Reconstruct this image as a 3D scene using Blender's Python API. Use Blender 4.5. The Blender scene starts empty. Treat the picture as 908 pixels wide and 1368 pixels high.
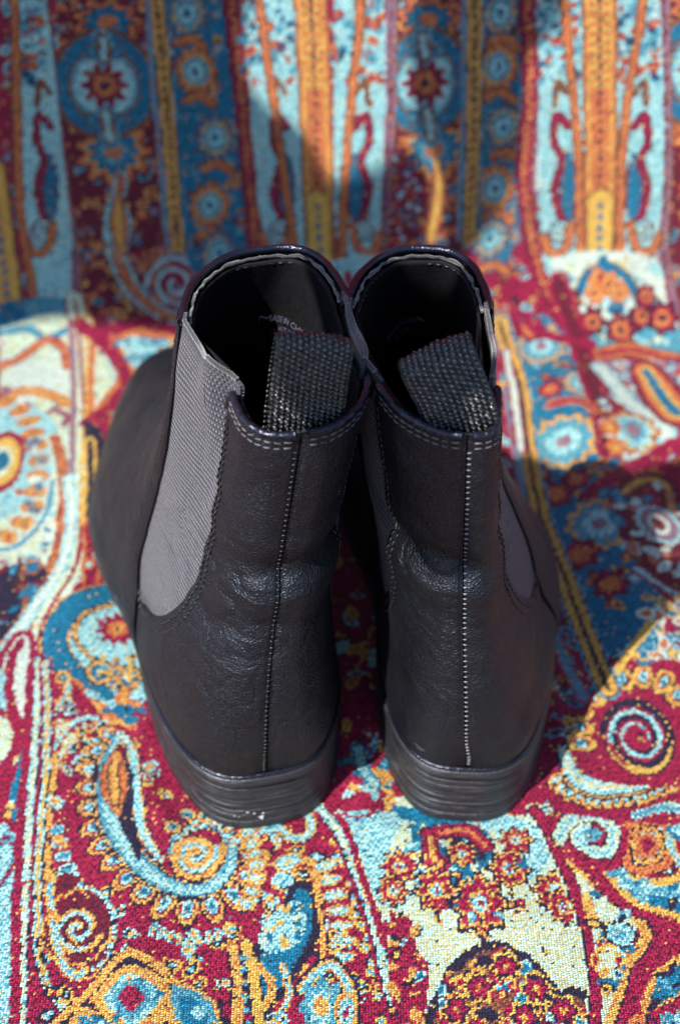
import bpy, math
import numpy as np
from mathutils import Vector, Matrix, Euler

# ------------------------------------------------------------------ camera, sky, sun, exposure
MM = 0.001
scene = bpy.context.scene
col = scene.collection
cam_d = bpy.data.cameras.new('camera')
cam = bpy.data.objects.new('camera', cam_d); col.objects.link(cam)
cam.location = (0, -0.298, 0.464)
cam.rotation_euler = (math.radians(45), 0, 0)
cam_d.sensor_fit = 'VERTICAL'; cam_d.sensor_height = 36; cam_d.sensor_width = 24; cam_d.lens = 50
cam_d.clip_start = 0.01; cam_d.clip_end = 200
cam_d.dof.use_dof = True
cam_d.dof.focus_distance = 0.458
cam_d.dof.aperture_fstop = 7.6
cam_d.dof.aperture_blades = 8
scene.camera = cam

SUN_EL, SUN_AZ = 55.0, 47.0        # elevation; the shadows run this many degrees from +y towards +x
_e, _a = math.radians(SUN_EL), math.radians(SUN_AZ)
SUN_DIR = np.array([-math.sin(_a)*math.cos(_e), -math.cos(_a)*math.cos(_e), math.sin(_e)])   # towards the sun
world = bpy.data.worlds.new('World'); scene.world = world; world.use_nodes = True
wn = world.node_tree; wn.nodes.clear()
sky = wn.nodes.new('ShaderNodeTexSky'); sky.sky_type = 'NISHITA'; sky.sun_disc = False
sky.sun_elevation = _e; sky.sun_rotation = math.atan2(SUN_DIR[0], SUN_DIR[1])
sky.air_density = 1.0; sky.dust_density = 0.6; sky.ozone_density = 1.0
bg = wn.nodes.new('ShaderNodeBackground'); bg.inputs['Strength'].default_value = 0.10
wo = wn.nodes.new('ShaderNodeOutputWorld')
wn.links.new(sky.outputs[0], bg.inputs[0]); wn.links.new(bg.outputs[0], wo.inputs[0])
sun_d = bpy.data.lights.new('sun', 'SUN'); sun_d.energy = 5.0; sun_d.angle = math.radians(0.5); sun_d.color = (1.0, 0.945, 0.87)
sun = bpy.data.objects.new('sun', sun_d); col.objects.link(sun)
sun.rotation_euler = Vector(tuple(-SUN_DIR)).to_track_quat('-Z', 'Y').to_euler()
sun.location = (-1.2, -2, 3)
vs = scene.view_settings
vs.view_transform = 'Standard'; vs.look = 'None'; vs.exposure = 1.22; vs.gamma = 1.0; vs.use_curve_mapping = False
scene.cycles.max_bounces = 6; scene.cycles.diffuse_bounces = 3; scene.cycles.glossy_bounces = 3
scene.cycles.use_denoising = True

# ------------------------------------------------------------------ helpers
rng = np.random.default_rng(7)
_lat = rng.random((64, 64, 64))
def noise3(p, scale):
    """smooth value noise in -1..1, p (...,3) in mm"""
    q = np.asarray(p, float)/scale + 137.3
    i = np.floor(q).astype(int); f = q - i; f = f*f*(3-2*f)
    r = 0
    for dx in (0, 1):
        wx = f[..., 0] if dx else 1-f[..., 0]
        for dy in (0, 1):
            wy = f[..., 1] if dy else 1-f[..., 1]
            for dz in (0, 1):
                wz = f[..., 2] if dz else 1-f[..., 2]
                r = r + wx*wy*wz*_lat[(i[..., 0]+dx) % 64, (i[..., 1]+dy) % 64, (i[..., 2]+dz) % 64]
    return r*2-1
def gs(x, c, w): return np.exp(-((x-c)/w)**2)
def sstep(a, b, x):
    t = np.clip((x-a)/(b-a), 0, 1); return t*t*(3-2*t)

def raw_mesh(name, V, F, mat, parent=None, smooth=True, uv=None, kind=None):
    """V (n,3) in mm, F (m,4) quads or list of index tuples"""
    me = bpy.data.meshes.new(name)
    V = np.asarray(V, float)*MM
    if isinstance(F, np.ndarray):
        n, k = F.shape
        me.vertices.add(len(V)); me.vertices.foreach_set('co', V.ravel())
        me.loops.add(n*k); me.loops.foreach_set('vertex_index', F.ravel().astype(np.int32))
        me.polygons.add(n)
        me.polygons.foreach_set('loop_start', np.arange(0, n*k, k, dtype=np.int32))
        me.polygons.foreach_set('loop_total', np.full(n, k, dtype=np.int32))
        if uv is not None:
            l = me.uv_layers.new(name='weave'); l.data.foreach_set('uv', np.asarray(uv)[F.ravel()].ravel().astype(np.float32))
        me.update(calc_edges=True)
    else:
        me.from_pydata([tuple(v) for v in V], [], [tuple(f) for f in F]); me.update()
        if uv is not None:
            l = me.uv_layers.new(name='weave')
            li = np.zeros(len(me.loops), np.int32); me.loops.foreach_get('vertex_index', li)
            l.data.foreach_set('uv', np.asarray(uv)[li].ravel().astype(np.float32))
    me.validate()
    if smooth: me.polygons.foreach_set('use_smooth', np.ones(len(me.polygons), bool))
    me.materials.append(mat)
    o = bpy.data.objects.new(name, me); col.objects.link(o)
    if parent is not None: o.parent = parent
    if kind: o['kind'] = kind
    return o
def gridF(ni, nj, wi=False, wj=False, off=0, flip=False):
    I, J = np.meshgrid(np.arange(ni if wi else ni-1), np.arange(nj if wj else nj-1), indexing='ij')
    I = I.ravel(); J = J.ravel(); I2 = (I+1) % ni; J2 = (J+1) % nj
    F = np.stack([I*nj+J, I2*nj+J, I2*nj+J2, I*nj+J2], 1)+off
    return F[:, ::-1].copy() if flip else F
def normals(P, wi=False):
    if wi: di = np.roll(P, -1, 0)-np.roll(P, 1, 0)
    else: di = np.gradient(P, axis=0)
    dj = np.gradient(P, axis=1)
    n = np.cross(di, dj); return n/(np.linalg.norm(n, axis=-1, keepdims=True)+1e-9)
def shell(name, P, N, thick, mat, parent, uv=None):
    """closed slab: grid P (outer) and P-N*thick (inner) with side walls"""
    ni, nj = P.shape[:2]
    V = np.concatenate([P.reshape(-1, 3), (P-N*thick).reshape(-1, 3)])
    n = ni*nj
    F = [gridF(ni, nj), gridF(ni, nj, off=n, flip=True)]
    idx = np.arange(n).reshape(ni, nj)
    loop = np.concatenate([idx[0, :-1], idx[:-1, -1], idx[-1, :0:-1], idx[:0:-1, 0]])
    l2 = np.roll(loop, -1)
    F.append(np.stack([loop, loop+n, l2+n, l2], 1))
    F = np.concatenate(F)
    if uv is not None: uv = np.concatenate([uv.reshape(-1, 2)]*2)
    o = raw_mesh(name, V, F, mat, parent, uv=uv)
    return o
def tube(name, path, r, mat, parent, seg=8, closed=False, kind=None):
    path = np.asarray(path, float); n = len(path)
    T = (np.roll(path, -1, 0)-np.roll(path, 1, 0)) if closed else np.gradient(path, axis=0)
    T /= np.linalg.norm(T, axis=1, keepdims=True)+1e-9
    up = np.array([0.1, 0.2, 1.0]); A = np.cross(T, up); A /= np.linalg.norm(A, axis=1, keepdims=True)+1e-9
    B = np.cross(T, A); th = np.linspace(0, 2*np.pi, seg, endpoint=False)
    r = np.broadcast_to(np.asarray(r, float), (n,))
    P = path[:, None]+r[:, None, None]*(np.cos(th)[None, :, None]*A[:, None]+np.sin(th)[None, :, None]*B[:, None])
    F = [tuple(f) for f in gridF(n, seg, wi=closed, wj=True)]
    if not closed: F += [tuple(range(seg))[::-1], tuple((n-1)*seg+k for k in range(seg))]
    return raw_mesh(name, P.reshape(-1, 3), F, mat, parent, kind=kind)
def thing(name, label, cat, loc=(0, 0, 0), rz=0, group=None):
    o = bpy.data.objects.new(name, None); col.objects.link(o); o.location = loc; o.rotation_euler = (0, 0, rz)
    o['label'] = label; o['category'] = cat
    if group: o['group'] = group
    return o

# ------------------------------------------------------------------ materials
class NT:
    def __init__(s, name):
        s.m = bpy.data.materials.new(name); s.m.use_nodes = True; s.t = s.m.node_tree
        s.b = s.t.nodes['Principled BSDF']
    def n(s, typ, ins=None, **kw):
        x = s.t.nodes.new(typ)
        for k, v in kw.items(): setattr(x, k, v)
        for k, v in (ins or {}).items():
            if hasattr(v, 'is_output') : s.t.links.new(v, x.inputs[k])
            else: x.inputs[k].default_value = v
        return x
    def math(s, op, a, b=0.0, c=None):
        d = {0: a, 1: b}
        if c is not None: d[2] = c
        return s.n('ShaderNodeMath', d, operation=op).outputs[0]
    def ramp(s, f, stops):
        r = s.n('ShaderNodeValToRGB', {0: f}); e = r.color_ramp.elements
        e[0].position, e[0].color = stops[0][0], (*stops[0][1], 1)
        e[1].position, e[1].color = stops[-1][0], (*stops[-1][1], 1)
        for p, c in stops[1:-1]:
            q = e.new(p); q.color = (*c, 1)
        return r.outputs[0]
    def mix(s, f, a, b, blend='MIX'):
        x = s.n('ShaderNodeMix', data_type='RGBA', blend_type=blend)
        for i, v in ((0, f), (6, a), (7, b)):
            if hasattr(v, 'is_output'): s.t.links.new(v, x.inputs[i])
            else: x.inputs[i].default_value = v if i == 0 else (*v, 1)
        return x.outputs[2]
    def bump(s, h, dist, strength=1.0, prev=None):
        d = {'Height': h, 'Distance': dist, 'Strength': strength}
        if prev is not None: d['Normal'] = prev
        return s.n('ShaderNodeBump', d).outputs[0]
    def set(s, **kw):
        for k, v in kw.items():
            k = k.replace('_', ' ')
            if hasattr(v, 'is_output'): s.t.links.new(v, s.b.inputs[k])
            else: s.b.inputs[k].default_value = v
    def obj(s): return s.n('ShaderNodeTexCoord').outputs['Object']

def leather_mat(name, base, rough, grain=1.0, warm=0.5):
    k = NT(name); co = k.obj()
    big = k.n('ShaderNodeTexNoise', {'Vector': co, 'Scale': 38.0, 'Detail': 3.0}).outputs[0]
    v1 = k.n('ShaderNodeTexVoronoi', {'Vector': co, 'Scale': 760.0, 'Randomness': 1.0}, feature='DISTANCE_TO_EDGE').outputs[0]
    v2 = k.n('ShaderNodeTexVoronoi', {'Vector': co, 'Scale': 1500.0}, feature='F1').outputs[0]
    n1 = k.n('ShaderNodeTexNoise', {'Vector': co, 'Scale': 420.0, 'Detail': 4.0, 'Roughness': 0.65}).outputs[0]
    n2 = k.n('ShaderNodeTexNoise', {'Vector': co, 'Scale': 110.0, 'Detail': 3.0, 'Distortion': 0.6}).outputs[0]
    vv = k.math('MULTIPLY', k.math('MINIMUM', v1, 0.25), 2.0)
    h = k.math('ADD', k.math('MULTIPLY', vv, 0.5), k.math('ADD', k.math('MULTIPLY', n1, 0.8), k.math('MULTIPLY', v2, 0.25)))
    b1 = k.bump(h, 0.00062*grain, 0.95)
    b2 = k.bump(n2, 0.0016*grain, 0.45, b1)
    c = k.ramp(big, [(0.32, tuple(x*0.75 for x in base)), (0.68, tuple(x*1.35 for x in base))])
    # scuffs, pale dust specks
    sp = k.n('ShaderNodeTexNoise', {'Vector': co, 'Scale': 900.0, 'Detail': 1.0}).outputs[0]
    spm = k.ramp(sp, [(0.765, (0, 0, 0)), (0.80, (1, 1, 1))])
    c = k.mix(k.math('MULTIPLY', spm, 0.25), c, (0.20, 0.20, 0.22))
    r = k.ramp(k.n('ShaderNodeTexNoise', {'Vector': co, 'Scale': 60.0, 'Detail': 5.0, 'Roughness': 0.6}).outputs[0], [(0.3, (rough-0.07,)*3), (0.7, (rough+0.10,)*3)])
    k.set(Base_Color=c, Roughness=r, Normal=b2, Coat_Weight=0.0)
    k.b.inputs['Specular IOR Level'].default_value = 0.46
    k.b.inputs['Specular Tint'].default_value = (0.70, 0.79, 1.0, 1)
    return k.m
M = {}
M['leather'] = leather_mat('black_leather', (0.0026, 0.0028, 0.0038), 0.46)
M['patent'] = leather_mat('rolled_edge', (0.004, 0.004, 0.008), 0.24, 0.35)
def plain(name, c, rough, nscale=300, bumpd=0.0002, var=0.35, **kw):
    k = NT(name); co = k.obj()
    n = k.n('ShaderNodeTexNoise', {'Vector': co, 'Scale': nscale, 'Detail': 5.0, 'Roughness': 0.6}).outputs[0]
    k.set(Base_Color=k.ramp(n, [(0.3, tuple(x*(1-var) for x in c)), (0.7, tuple(x*(1+var) for x in c))]), Roughness=rough, Normal=k.bump(n, bumpd, 0.8), **kw)
    return k.m
M['lining'] = plain('black_lining', (0.0050, 0.0047, 0.0058), 0.7, 500, 0.0003, Specular_IOR_Level=0.12)
M['fuzz'] = plain('brushed_lining_edge', (0.006, 0.006, 0.010), 0.75, 1400, 0.0006, 0.6, Sheen_Weight=0.5)
M['insole'] = plain('black_insole', (0.010, 0.010, 0.011), 0.7, 300)
M['thread'] = plain('grey_thread', (0.05, 0.05, 0.06), 0.45, 2500, 0.0001, 0.3)
M['thread_pale'] = plain('worn_pale_thread', (0.07, 0.07, 0.08), 0.42, 2500, 0.0001, 0.4)
M['thread_bright'] = plain('bright_worn_thread', (0.12, 0.12, 0.135), 0.4, 2500, 0.0001, 0.4)
M['thread_dark'] = plain('black_thread', (0.006, 0.006, 0.008), 0.42, 2500, 0.0001, 0.3)
M['print'] = plain('silver_print', (0.13, 0.13, 0.21), 0.4, 2500, 0.00005, 0.6)

def gore_mat():
    k = NT('ribbed_elastic'); uv = k.n('ShaderNodeUVMap', uv_map='weave').outputs[0]
    sep = k.n('ShaderNodeSeparateXYZ', {0: uv}); u, v = sep.outputs[0], sep.outputs[1]
    co = k.obj()
    wob = k.n('ShaderNodeTexNoise', {'Vector': co, 'Scale': 160.0, 'Detail': 3.0}).outputs[0]
    # v counts ribs across the height, u counts cords
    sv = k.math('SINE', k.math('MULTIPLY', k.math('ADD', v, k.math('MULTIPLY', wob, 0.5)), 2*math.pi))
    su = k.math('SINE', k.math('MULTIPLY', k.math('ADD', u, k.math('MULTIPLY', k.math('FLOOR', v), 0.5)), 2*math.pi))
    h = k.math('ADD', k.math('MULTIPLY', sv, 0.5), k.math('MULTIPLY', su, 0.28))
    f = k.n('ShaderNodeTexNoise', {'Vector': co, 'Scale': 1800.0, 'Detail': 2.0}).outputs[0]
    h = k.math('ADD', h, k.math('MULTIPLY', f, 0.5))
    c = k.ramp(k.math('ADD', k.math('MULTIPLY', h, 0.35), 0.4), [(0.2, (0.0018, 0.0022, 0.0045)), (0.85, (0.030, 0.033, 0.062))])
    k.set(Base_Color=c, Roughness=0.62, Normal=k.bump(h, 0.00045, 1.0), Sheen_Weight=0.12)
    k.b.inputs['Sheen Roughness'].default_value = 0.5
    return k.m
M['gore'] = gore_mat()
def webbing_mat():
    k = NT('black_webbing'); co = k.obj()
    uv = k.n('ShaderNodeUVMap', uv_map='weave').outputs[0]
    fib = k.n('ShaderNodeTexNoise', {'Vector': k.n('ShaderNodeMapping', {'Vector': uv, 'Scale': (5.0, 2.2, 1.0)}).outputs[0], 'Scale': 1.0, 'Detail': 3.0}).outputs[0]
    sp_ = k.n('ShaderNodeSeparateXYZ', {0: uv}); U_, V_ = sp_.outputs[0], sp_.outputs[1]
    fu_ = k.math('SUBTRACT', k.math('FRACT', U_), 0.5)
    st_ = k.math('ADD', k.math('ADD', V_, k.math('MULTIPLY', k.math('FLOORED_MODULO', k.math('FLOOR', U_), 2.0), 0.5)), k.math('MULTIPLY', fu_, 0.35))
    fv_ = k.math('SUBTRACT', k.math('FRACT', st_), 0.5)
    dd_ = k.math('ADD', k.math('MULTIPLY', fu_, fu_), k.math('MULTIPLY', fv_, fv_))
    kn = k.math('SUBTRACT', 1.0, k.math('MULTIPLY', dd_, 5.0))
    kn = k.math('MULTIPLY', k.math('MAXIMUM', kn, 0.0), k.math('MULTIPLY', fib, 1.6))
    c = k.ramp(kn, [(0.25, (0.001, 0.001, 0.0014)), (0.62, (0.009, 0.009, 0.011)), (0.97, (0.22, 0.215, 0.235))])  # knot tops painted light as glints, gaps painted dark as shade
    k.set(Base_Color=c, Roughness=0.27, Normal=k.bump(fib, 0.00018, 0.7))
    return k.m
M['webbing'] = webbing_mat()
def heel_mat(name='stacked_heel'):
    k = NT(name); co = k.obj()
    m = k.n('ShaderNodeMapping', {'Vector': co, 'Scale': (18.0, 18.0, 900.0)}).outputs[0]
    n = k.n('ShaderNodeTexNoise', {'Vector': m, 'Scale': 1.0, 'Detail': 4.0, 'Roughness': 0.6}).outputs[0]
    n2 = k.n('ShaderNodeTexNoise', {'Vector': co, 'Scale': 700.0, 'Detail': 3.0}).outputs[0]
    c = k.ramp(n, [(0.3, (0.005, 0.005, 0.006)), (0.55, (0.013, 0.013, 0.0145)), (0.75, (0.034, 0.033, 0.037))])
    sc = k.ramp(k.n('ShaderNodeTexNoise', {'Vector': k.n('ShaderNodeMapping', {'Vector': co, 'Scale': (90.0, 90.0, 500.0)}).outputs[0], 'Scale': 1.0, 'Detail': 5.0}).outputs[0], [(0.57, (0, 0, 0)), (0.66, (1, 1, 1))])
    c = k.mix(k.math('MULTIPLY', sc, 0.5), c, (0.06, 0.058, 0.062))
    k.set(Base_Color=c, Roughness=0.42, Normal=k.bump(k.math('ADD', n, k.math('MULTIPLY', n2, 0.35)), 0.0010, 1.0))
    k.b.inputs['Specular Tint'].default_value = (0.8, 0.85, 1.0, 1)
    return k.m
M['heel'] = heel_mat()
M['scuff'] = plain('chalky_scuff', (0.55, 0.54, 0.55), 0.8, 1500, 0.0003, 0.5)

def cloth_mat():
    k = NT('jacquard_cloth')
    att = k.n('ShaderNodeAttribute', attribute_name='thread_colour').outputs['Color']
    uv = k.n('ShaderNodeUVMap', uv_map='weave').outputs[0]
    sep = k.n('ShaderNodeSeparateXYZ', {0: uv}); u, v = sep.outputs[0], sep.outputs[1]
    fu = k.math('SUBTRACT', k.math('FRACT', u), 0.5); fv = k.math('SUBTRACT', k.math('FRACT', v), 0.5)
    sh = k.math('SUBTRACT', fv, k.math('MULTIPLY', fu, 0.15))          # slanted floats
    d = k.math('ADD', k.math('MULTIPLY', k.math('MULTIPLY', fu, fu), 1.7), k.math('MULTIPLY', k.math('MULTIPLY', sh, sh), 4.2))
    h = k.math('SUBTRACT', 1.0, k.math('MINIMUM', d, 1.0))
    fib = k.n('ShaderNodeTexNoise', {'Vector': k.n('ShaderNodeMapping', {'Vector': uv, 'Scale': (1.3, 7.0, 1.0), 'Rotation': (0, 0, 0.5)}).outputs[0], 'Scale': 1.0, 'Detail': 2.0}).outputs[0]
    h2 = k.math('ADD', h, k.math('MULTIPLY', fib, 0.25))
    var = k.n('ShaderNodeTexWhiteNoise', {'Vector': k.n('ShaderNodeVectorMath', {0: uv}, operation='FLOOR').outputs[0]}, noise_dimensions='2D').outputs[0]
    ground = k.math('SUBTRACT', 1.0, k.math('MULTIPLY', k.n('ShaderNodeMapRange', {0: h, 1: 0.22, 2: 0.66, 3: 1.0, 4: 0.0}).outputs[0], 0.74))
    c = k.mix(k.math('SUBTRACT', 1.0, ground), att, (0.008, 0.006, 0.02))
    lum = k.math('ADD', 0.92, k.math('MULTIPLY', var, 0.45))
    c = k.n('ShaderNodeVectorMath', {0: c, 'Scale': lum}, operation='SCALE').outputs[0]
    k.set(Base_Color=c, Roughness=0.5, Normal=k.bump(h2, 0.0008, 1.0))
    k.b.inputs['Specular IOR Level'].default_value = 0.22
    return k.m
M['cloth'] = cloth_mat()
M['sofa'] = plain('sofa_upholstery', (0.16, 0.13, 0.10), 0.85, 300)

# ------------------------------------------------------------------ the throw over the seat and the back
A_HALF = 210.0
CA, CB, SHEAR = 1.0, 0.80, 0.42                # size of one thread float in mm
B0, B1 = -175.0, 700.0
SEAT_END, RAD, BACK_ANG = 280.0, 54.0, math.radians(76)
def surf(a, b):
    """cloth coordinates (mm across, mm along) -> position in mm"""
    a = np.asarray(a, float); b = np.asarray(b, float)
    sh = 14*sstep(40, 160, a)          # the crease sits a little nearer on the right
    e = SEAT_END-sh; L = RAD*BACK_ANG
    t = np.clip(b-e, 0, L)/RAD
    y = np.minimum(b, e)+RAD*np.sin(t); z = RAD*(1-np.cos(t))
    up = np.maximum(b-e-L, 0)
    y = y+up*math.cos(BACK_ANG); z = z+up*math.sin(BACK_ANG)
    ny = -np.sin(t); nz = np.cos(t)
    # drop over the front edge of the seat
    dn = np.maximum(-b-240, 0); 
    p = np.stack([a, b, 0*a], -1)
    fl = sstep(285, 330, b)
    h = 2.2*noise3(p, 70)+1.2*noise3(p+50, 30)
    near = sstep(30, 60, np.abs(a))*0+1
    boots = gs(a, -45, 75)*gs(b, 110, 150)+gs(a, 45, 60)*gs(b, 110, 150)
    h = h*np.clip(1-1.3*boots, 0, 1)-0.8
    # soft folds on the right of the seat, and long vertical ones up the back
    xr = 75+0.32*(200-b)*0.5
    h = h+8*gs(a, 128+0.10*(150-b), 22)*sstep(40, 110, b)*(1-sstep(230, 300, b))
    h = h+5*gs(b, 205+0.1*a, 13)*sstep(95, 130, a)*(1-fl)
    h = h+4*gs(a, 185, 18)*sstep(0, 60, b)
    h = h+fl*(5*np.sin(a/27+0.4*np.sin(b/60))+3*noise3(p*np.array([1, .3, 1]), 26))
    h = h+4*gs(a, -115, 14)*gs(b, 150, 90)
    # the cloth is pushed up a little round the heels, and puckers there
    for hx, hy, rx, ry in ((-31, 36, 36, 42), (46, 38, 33, 42)):
        d_ = np.hypot((a-hx)/rx, (b-hy)/ry)*36
        th_ = np.arctan2(b-hy, a-hx)
        h = h+(1.9+1.0*np.sin(th_*7+hx)+.6*np.sin(th_*13))*gs(d_, 47, 5.5)*(1-sstep(40, 80, b))
    h = h+1.6*np.sin((a*.8+b*.5)/17+2*noise3(p, 45))*gs(b, -60, 70)*sstep(20, 70, np.abs(a)+.3*np.abs(b))
    return np.stack([a+0*y, y+ny*h, z+nz*h], -1)

# pattern of the throw, woven cell by cell: strokes in cloth millimetres (across, along)
THREADS = {  # main thread, second thread, share of the second
 'R': ((.34, .012, .055), (.10, .003, .018), .28), 'D': ((.16, .010, .022), (.06, .008, .03), .3),
 'C': ((.38, .68, .66), (.04, .30, .44), .26), 'P': ((.50, .72, .62), (.62, .50, .16), .30),
 'T': ((.004, .125, .23), (.01, .22, .38), .25), 'G': ((.68, .40, .09), (.45, .12, .03), .22),
 'K': ((.014, .012, .030), (.03, .02, .05), .3), 'O': ((.60, .20, .06), (.36, .05, .03), .25),
 'Y': ((.68, .45, .09), (.55, .28, .05), .25), 'L': ((.26, .20, .27), (.30, .06, .08), .3),
 'W': ((.62, .70, .60), (.40, .60, .58), .25), 'B': ((.22, .09, .035), (.10, .03, .03), .3),
 'S': ((.10, .36, .44), (.02, .16, .30), .3)}
TK = list(THREADS)
def paint_cloth(am, bm, ops):
    A, B = np.meshgrid(am, bm, indexing='ij')
    # threads wander a little so that outlines are not ruled
    q = np.stack([A, B, 0*A], -1)
    A = A+.5*noise3(q, 9); B = B+.5*noise3(q+70, 9)
    idx = np.zeros(A.shape, np.int8); r = np.random.default_rng(21)
    jit = r.random(A.shape)
    a0, b0 = am[0], bm[0]
    def box(x0, x1, y0, y1, m=2):
        i0, i1 = np.searchsorted(am, (x0-m, x1+m)); j0, j1 = np.searchsorted(bm, (y0-m, y1+m))
        return slice(i0, i1), slice(j0, j1)
    def dist(pts, X, Y):
        """distance to a polyline, arc position and side"""
        best = np.full(X.shape, 1e9); s = np.zeros(X.shape); side = np.zeros(X.shape); acc = 0
        for (x0, y0), (x1, y1) in zip(pts[:-1], pts[1:]):
            dx, dy = x1-x0, y1-y0; L2 = dx*dx+dy*dy+1e-9; L = L2**.5
            t = np.clip(((X-x0)*dx+(Y-y0)*dy)/L2, 0, 1)
            d = np.hypot(X-x0-t*dx, Y-y0-t*dy); m = d < best
            best = np.where(m, d, best); s = np.where(m, acc+t*L, s); side = np.where(m, np.sign((X-x0)*dy-(Y-y0)*dx), side); acc += L
        return best, s, side, acc
    def curve(pts, n=6):
        p = np.array(pts, float)
        if len(p) < 3: return p
        e = np.concatenate([2*p[:1]-p[1:2], p, 2*p[-1:]-p[-2:-1]]); out = []
        for i in range(1, len(e)-2):
            for f in np.arange(n)/n:
                out.append(.5*(2*e[i]+(e[i+1]-e[i-1])*f+(2*e[i-1]-5*e[i]+4*e[i+1]-e[i+2])*f*f+(3*e[i]-e[i-1]-3*e[i+1]+e[i+2])*f**3))
        return np.array(out+[p[-1]])
    def put(sl, m, c): 
        if m.any(): v = idx[sl]; v[m] = TK.index(c)
    def line(pts, layers, dash=0, taper=None):
        """layers: (half width, colour); taper: list of width factors along the line"""
        p = curve(pts); w = max(l[0] for l in layers); sl = box(p[:, 0].min(), p[:, 0].max(), p[:, 1].min(), p[:, 1].max(), w+2)
        X, Y = A[sl], B[sl]
        if X.size == 0: return
        d, s, side, L = dist(p, X, Y)
        k = np.interp(s/L, np.linspace(0, 1, len(taper)), taper) if taper else 1
        for hw, c in layers:
            m = d < hw*k if hw > 2.5 or not taper else d < np.maximum(hw*k, .0)
            if dash and c.islower(): m &= (s % dash) < dash*.5; c = c.upper()
            put(sl, m, c.upper())
    def poly(pts, c, border=None):
        p = curve(list(pts)+[pts[0]], 4); sl = box(p[:, 0].min(), p[:, 0].max(), p[:, 1].min(), p[:, 1].max())
        X, Y = A[sl], B[sl]; ins = np.zeros(X.shape, bool)
        for (x0, y0), (x1, y1) in zip(p, np.roll(p, -1, 0)):
            if y0 == y1: continue
            ins ^= ((y0 > Y) != (y1 > Y)) & (X < (x1-x0)*(Y-y0)/(y1-y0)+x0)
        put(sl, ins, c)
        if border: line(list(pts)+[pts[0]], border)
    def oval(c, rx, ry, rot, layers):
        R_ = max(rx, ry); sl = box(c[0]-R_, c[0]+R_, c[1]-R_, c[1]+R_); X, Y = A[sl]-c[0], B[sl]-c[1]
        ca, sa = math.cos(rot), math.sin(rot); U, V = X*ca+Y*sa, -X*sa+Y*ca; d = np.hypot(U/rx, V/ry)
        for k, cc in layers: put(sl, d < k, cc)
    def flower(c, rx, ry, n, layers, rot=0, wav=.16):
        R_ = max(rx, ry)*1.3; sl = box(c[0]-R_, c[0]+R_, c[1]-R_, c[1]+R_); X, Y = (A[sl]-c[0])/rx, (B[sl]-c[1])/ry
        d = np.hypot(X, Y); th = np.arctan2(Y, X)+rot
        for k, cc in layers: put(sl, d < k*(1+(wav*np.cos(n*th) if k > .35 else 0)), cc)
    def petals(pts, off, n, ra, rb, layers, side=1, skip=()):
        """small outlined ovals standing along a line"""
        p = curve(pts, 10); d = np.r_[0, np.cumsum(np.linalg.norm(np.diff(p, axis=0), axis=1))]
        for i in range(n):
            if i in skip: continue
            s = d[-1]*(i+.5)/n; x, y = np.interp(s, d, p[:, 0]), np.interp(s, d, p[:, 1])
            x2, y2 = np.interp(s+.5, d, p[:, 0]), np.interp(s+.5, d, p[:, 1]); x1, y1 = np.interp(s-.5, d, p[:, 0]), np.interp(s-.5, d, p[:, 1])
            t = math.atan2(y2-y1, x2-x1)+math.pi/2*side
            oval((x+off*math.cos(t), y+off*math.sin(t)), ra*r.uniform(.85, 1.12), rb, t, layers)
    def spiral(c, r0, r1, turns, layers, a0_=0, hand=1, sq=1.0):
        th = np.linspace(0, turns*2*np.pi, int(turns*14)+4); rr = r0+(r1-r0)*th/th[-1]
        line(np.stack([c[0]+rr*np.cos(a0_+hand*th), c[1]+rr*np.sin(a0_+hand*th)*sq], 1), layers)
    def chain(pts, pitch, layers, rx, ry, n2=0):
        p = curve(pts, 10); d = np.r_[0, np.cumsum(np.linalg.norm(np.diff(p, axis=0), axis=1))]
        for s in np.arange(pitch/2, d[-1], pitch):
            x, y = np.interp(s, d, p[:, 0]), np.interp(s, d, p[:, 1]); oval((x, y), rx, ry, 0, layers)
    def specks(pts, n, cols, ra, rb, keep=None):
        p = np.array(pts); x0, y0 = p.min(0); x1, y1 = p.max(0)
        for _ in range(n):
            x, y = r.uniform(x0, x1), r.uniform(y0, y1); ins = False
            for (xa, ya), (xb, yb) in zip(p, np.roll(p, -1, 0)):
                if ((ya > y) != (yb > y)) and x < (xb-xa)*(y-ya)/(yb-ya)+xa: ins = not ins
            if ins:
                c = cols[r.integers(len(cols))]; k = r.uniform(.7, 1.3); rot = r.uniform(0, 3.1)
                oval((x, y), ra*k, rb*k, rot, [(1, c[0])]+([(.62 if len(c) > 2 else .55, c[1])] if len(c) > 1 else [])+([(.36, c[2])] if len(c) > 2 else []))
    fn = dict(line=line, poly=poly, oval=oval, flower=flower, petals=petals, spiral=spiral, chain=chain, specks=specks)
    for o in ops: fn[o[0]](*o[1:-1], **o[-1]) if isinstance(o[-1], dict) else fn[o[0]](*o[1:])
    # threads: second colour floats follow a twill with breaks
    main = np.array([THREADS[k][0] for k in TK]); sec = np.array([THREADS[k][1] for k in TK]); sh = np.array([THREADS[k][2] for k in TK])
    # ragged borders: some cells take their neighbour's colour
    n1 = np.roll(idx, 1, 0); n2 = np.roll(idx, -1, 1)
    idx = np.where(jit < .045, n1, np.where(jit > .955, n2, idx))
    I, J = np.meshgrid(np.arange(len(am)), np.arange(len(bm)), indexing='ij')
    tw = ((I*3+J*2) % 7)/7.
    use2 = (tw+.35*(r.random(A.shape)-.5)) < sh[idx]-.05
    rgb = np.where(use2[..., None], sec[idx], main[idx])
    lift = (r.random(A.shape) < .03)
    rgb = np.where(lift[..., None], main[np.where(r.random(A.shape) < .5, TK.index('G'), TK.index('K'))], rgb)
    return rgb*(0.88+.24*r.random(A.shape))[..., None]

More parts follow.
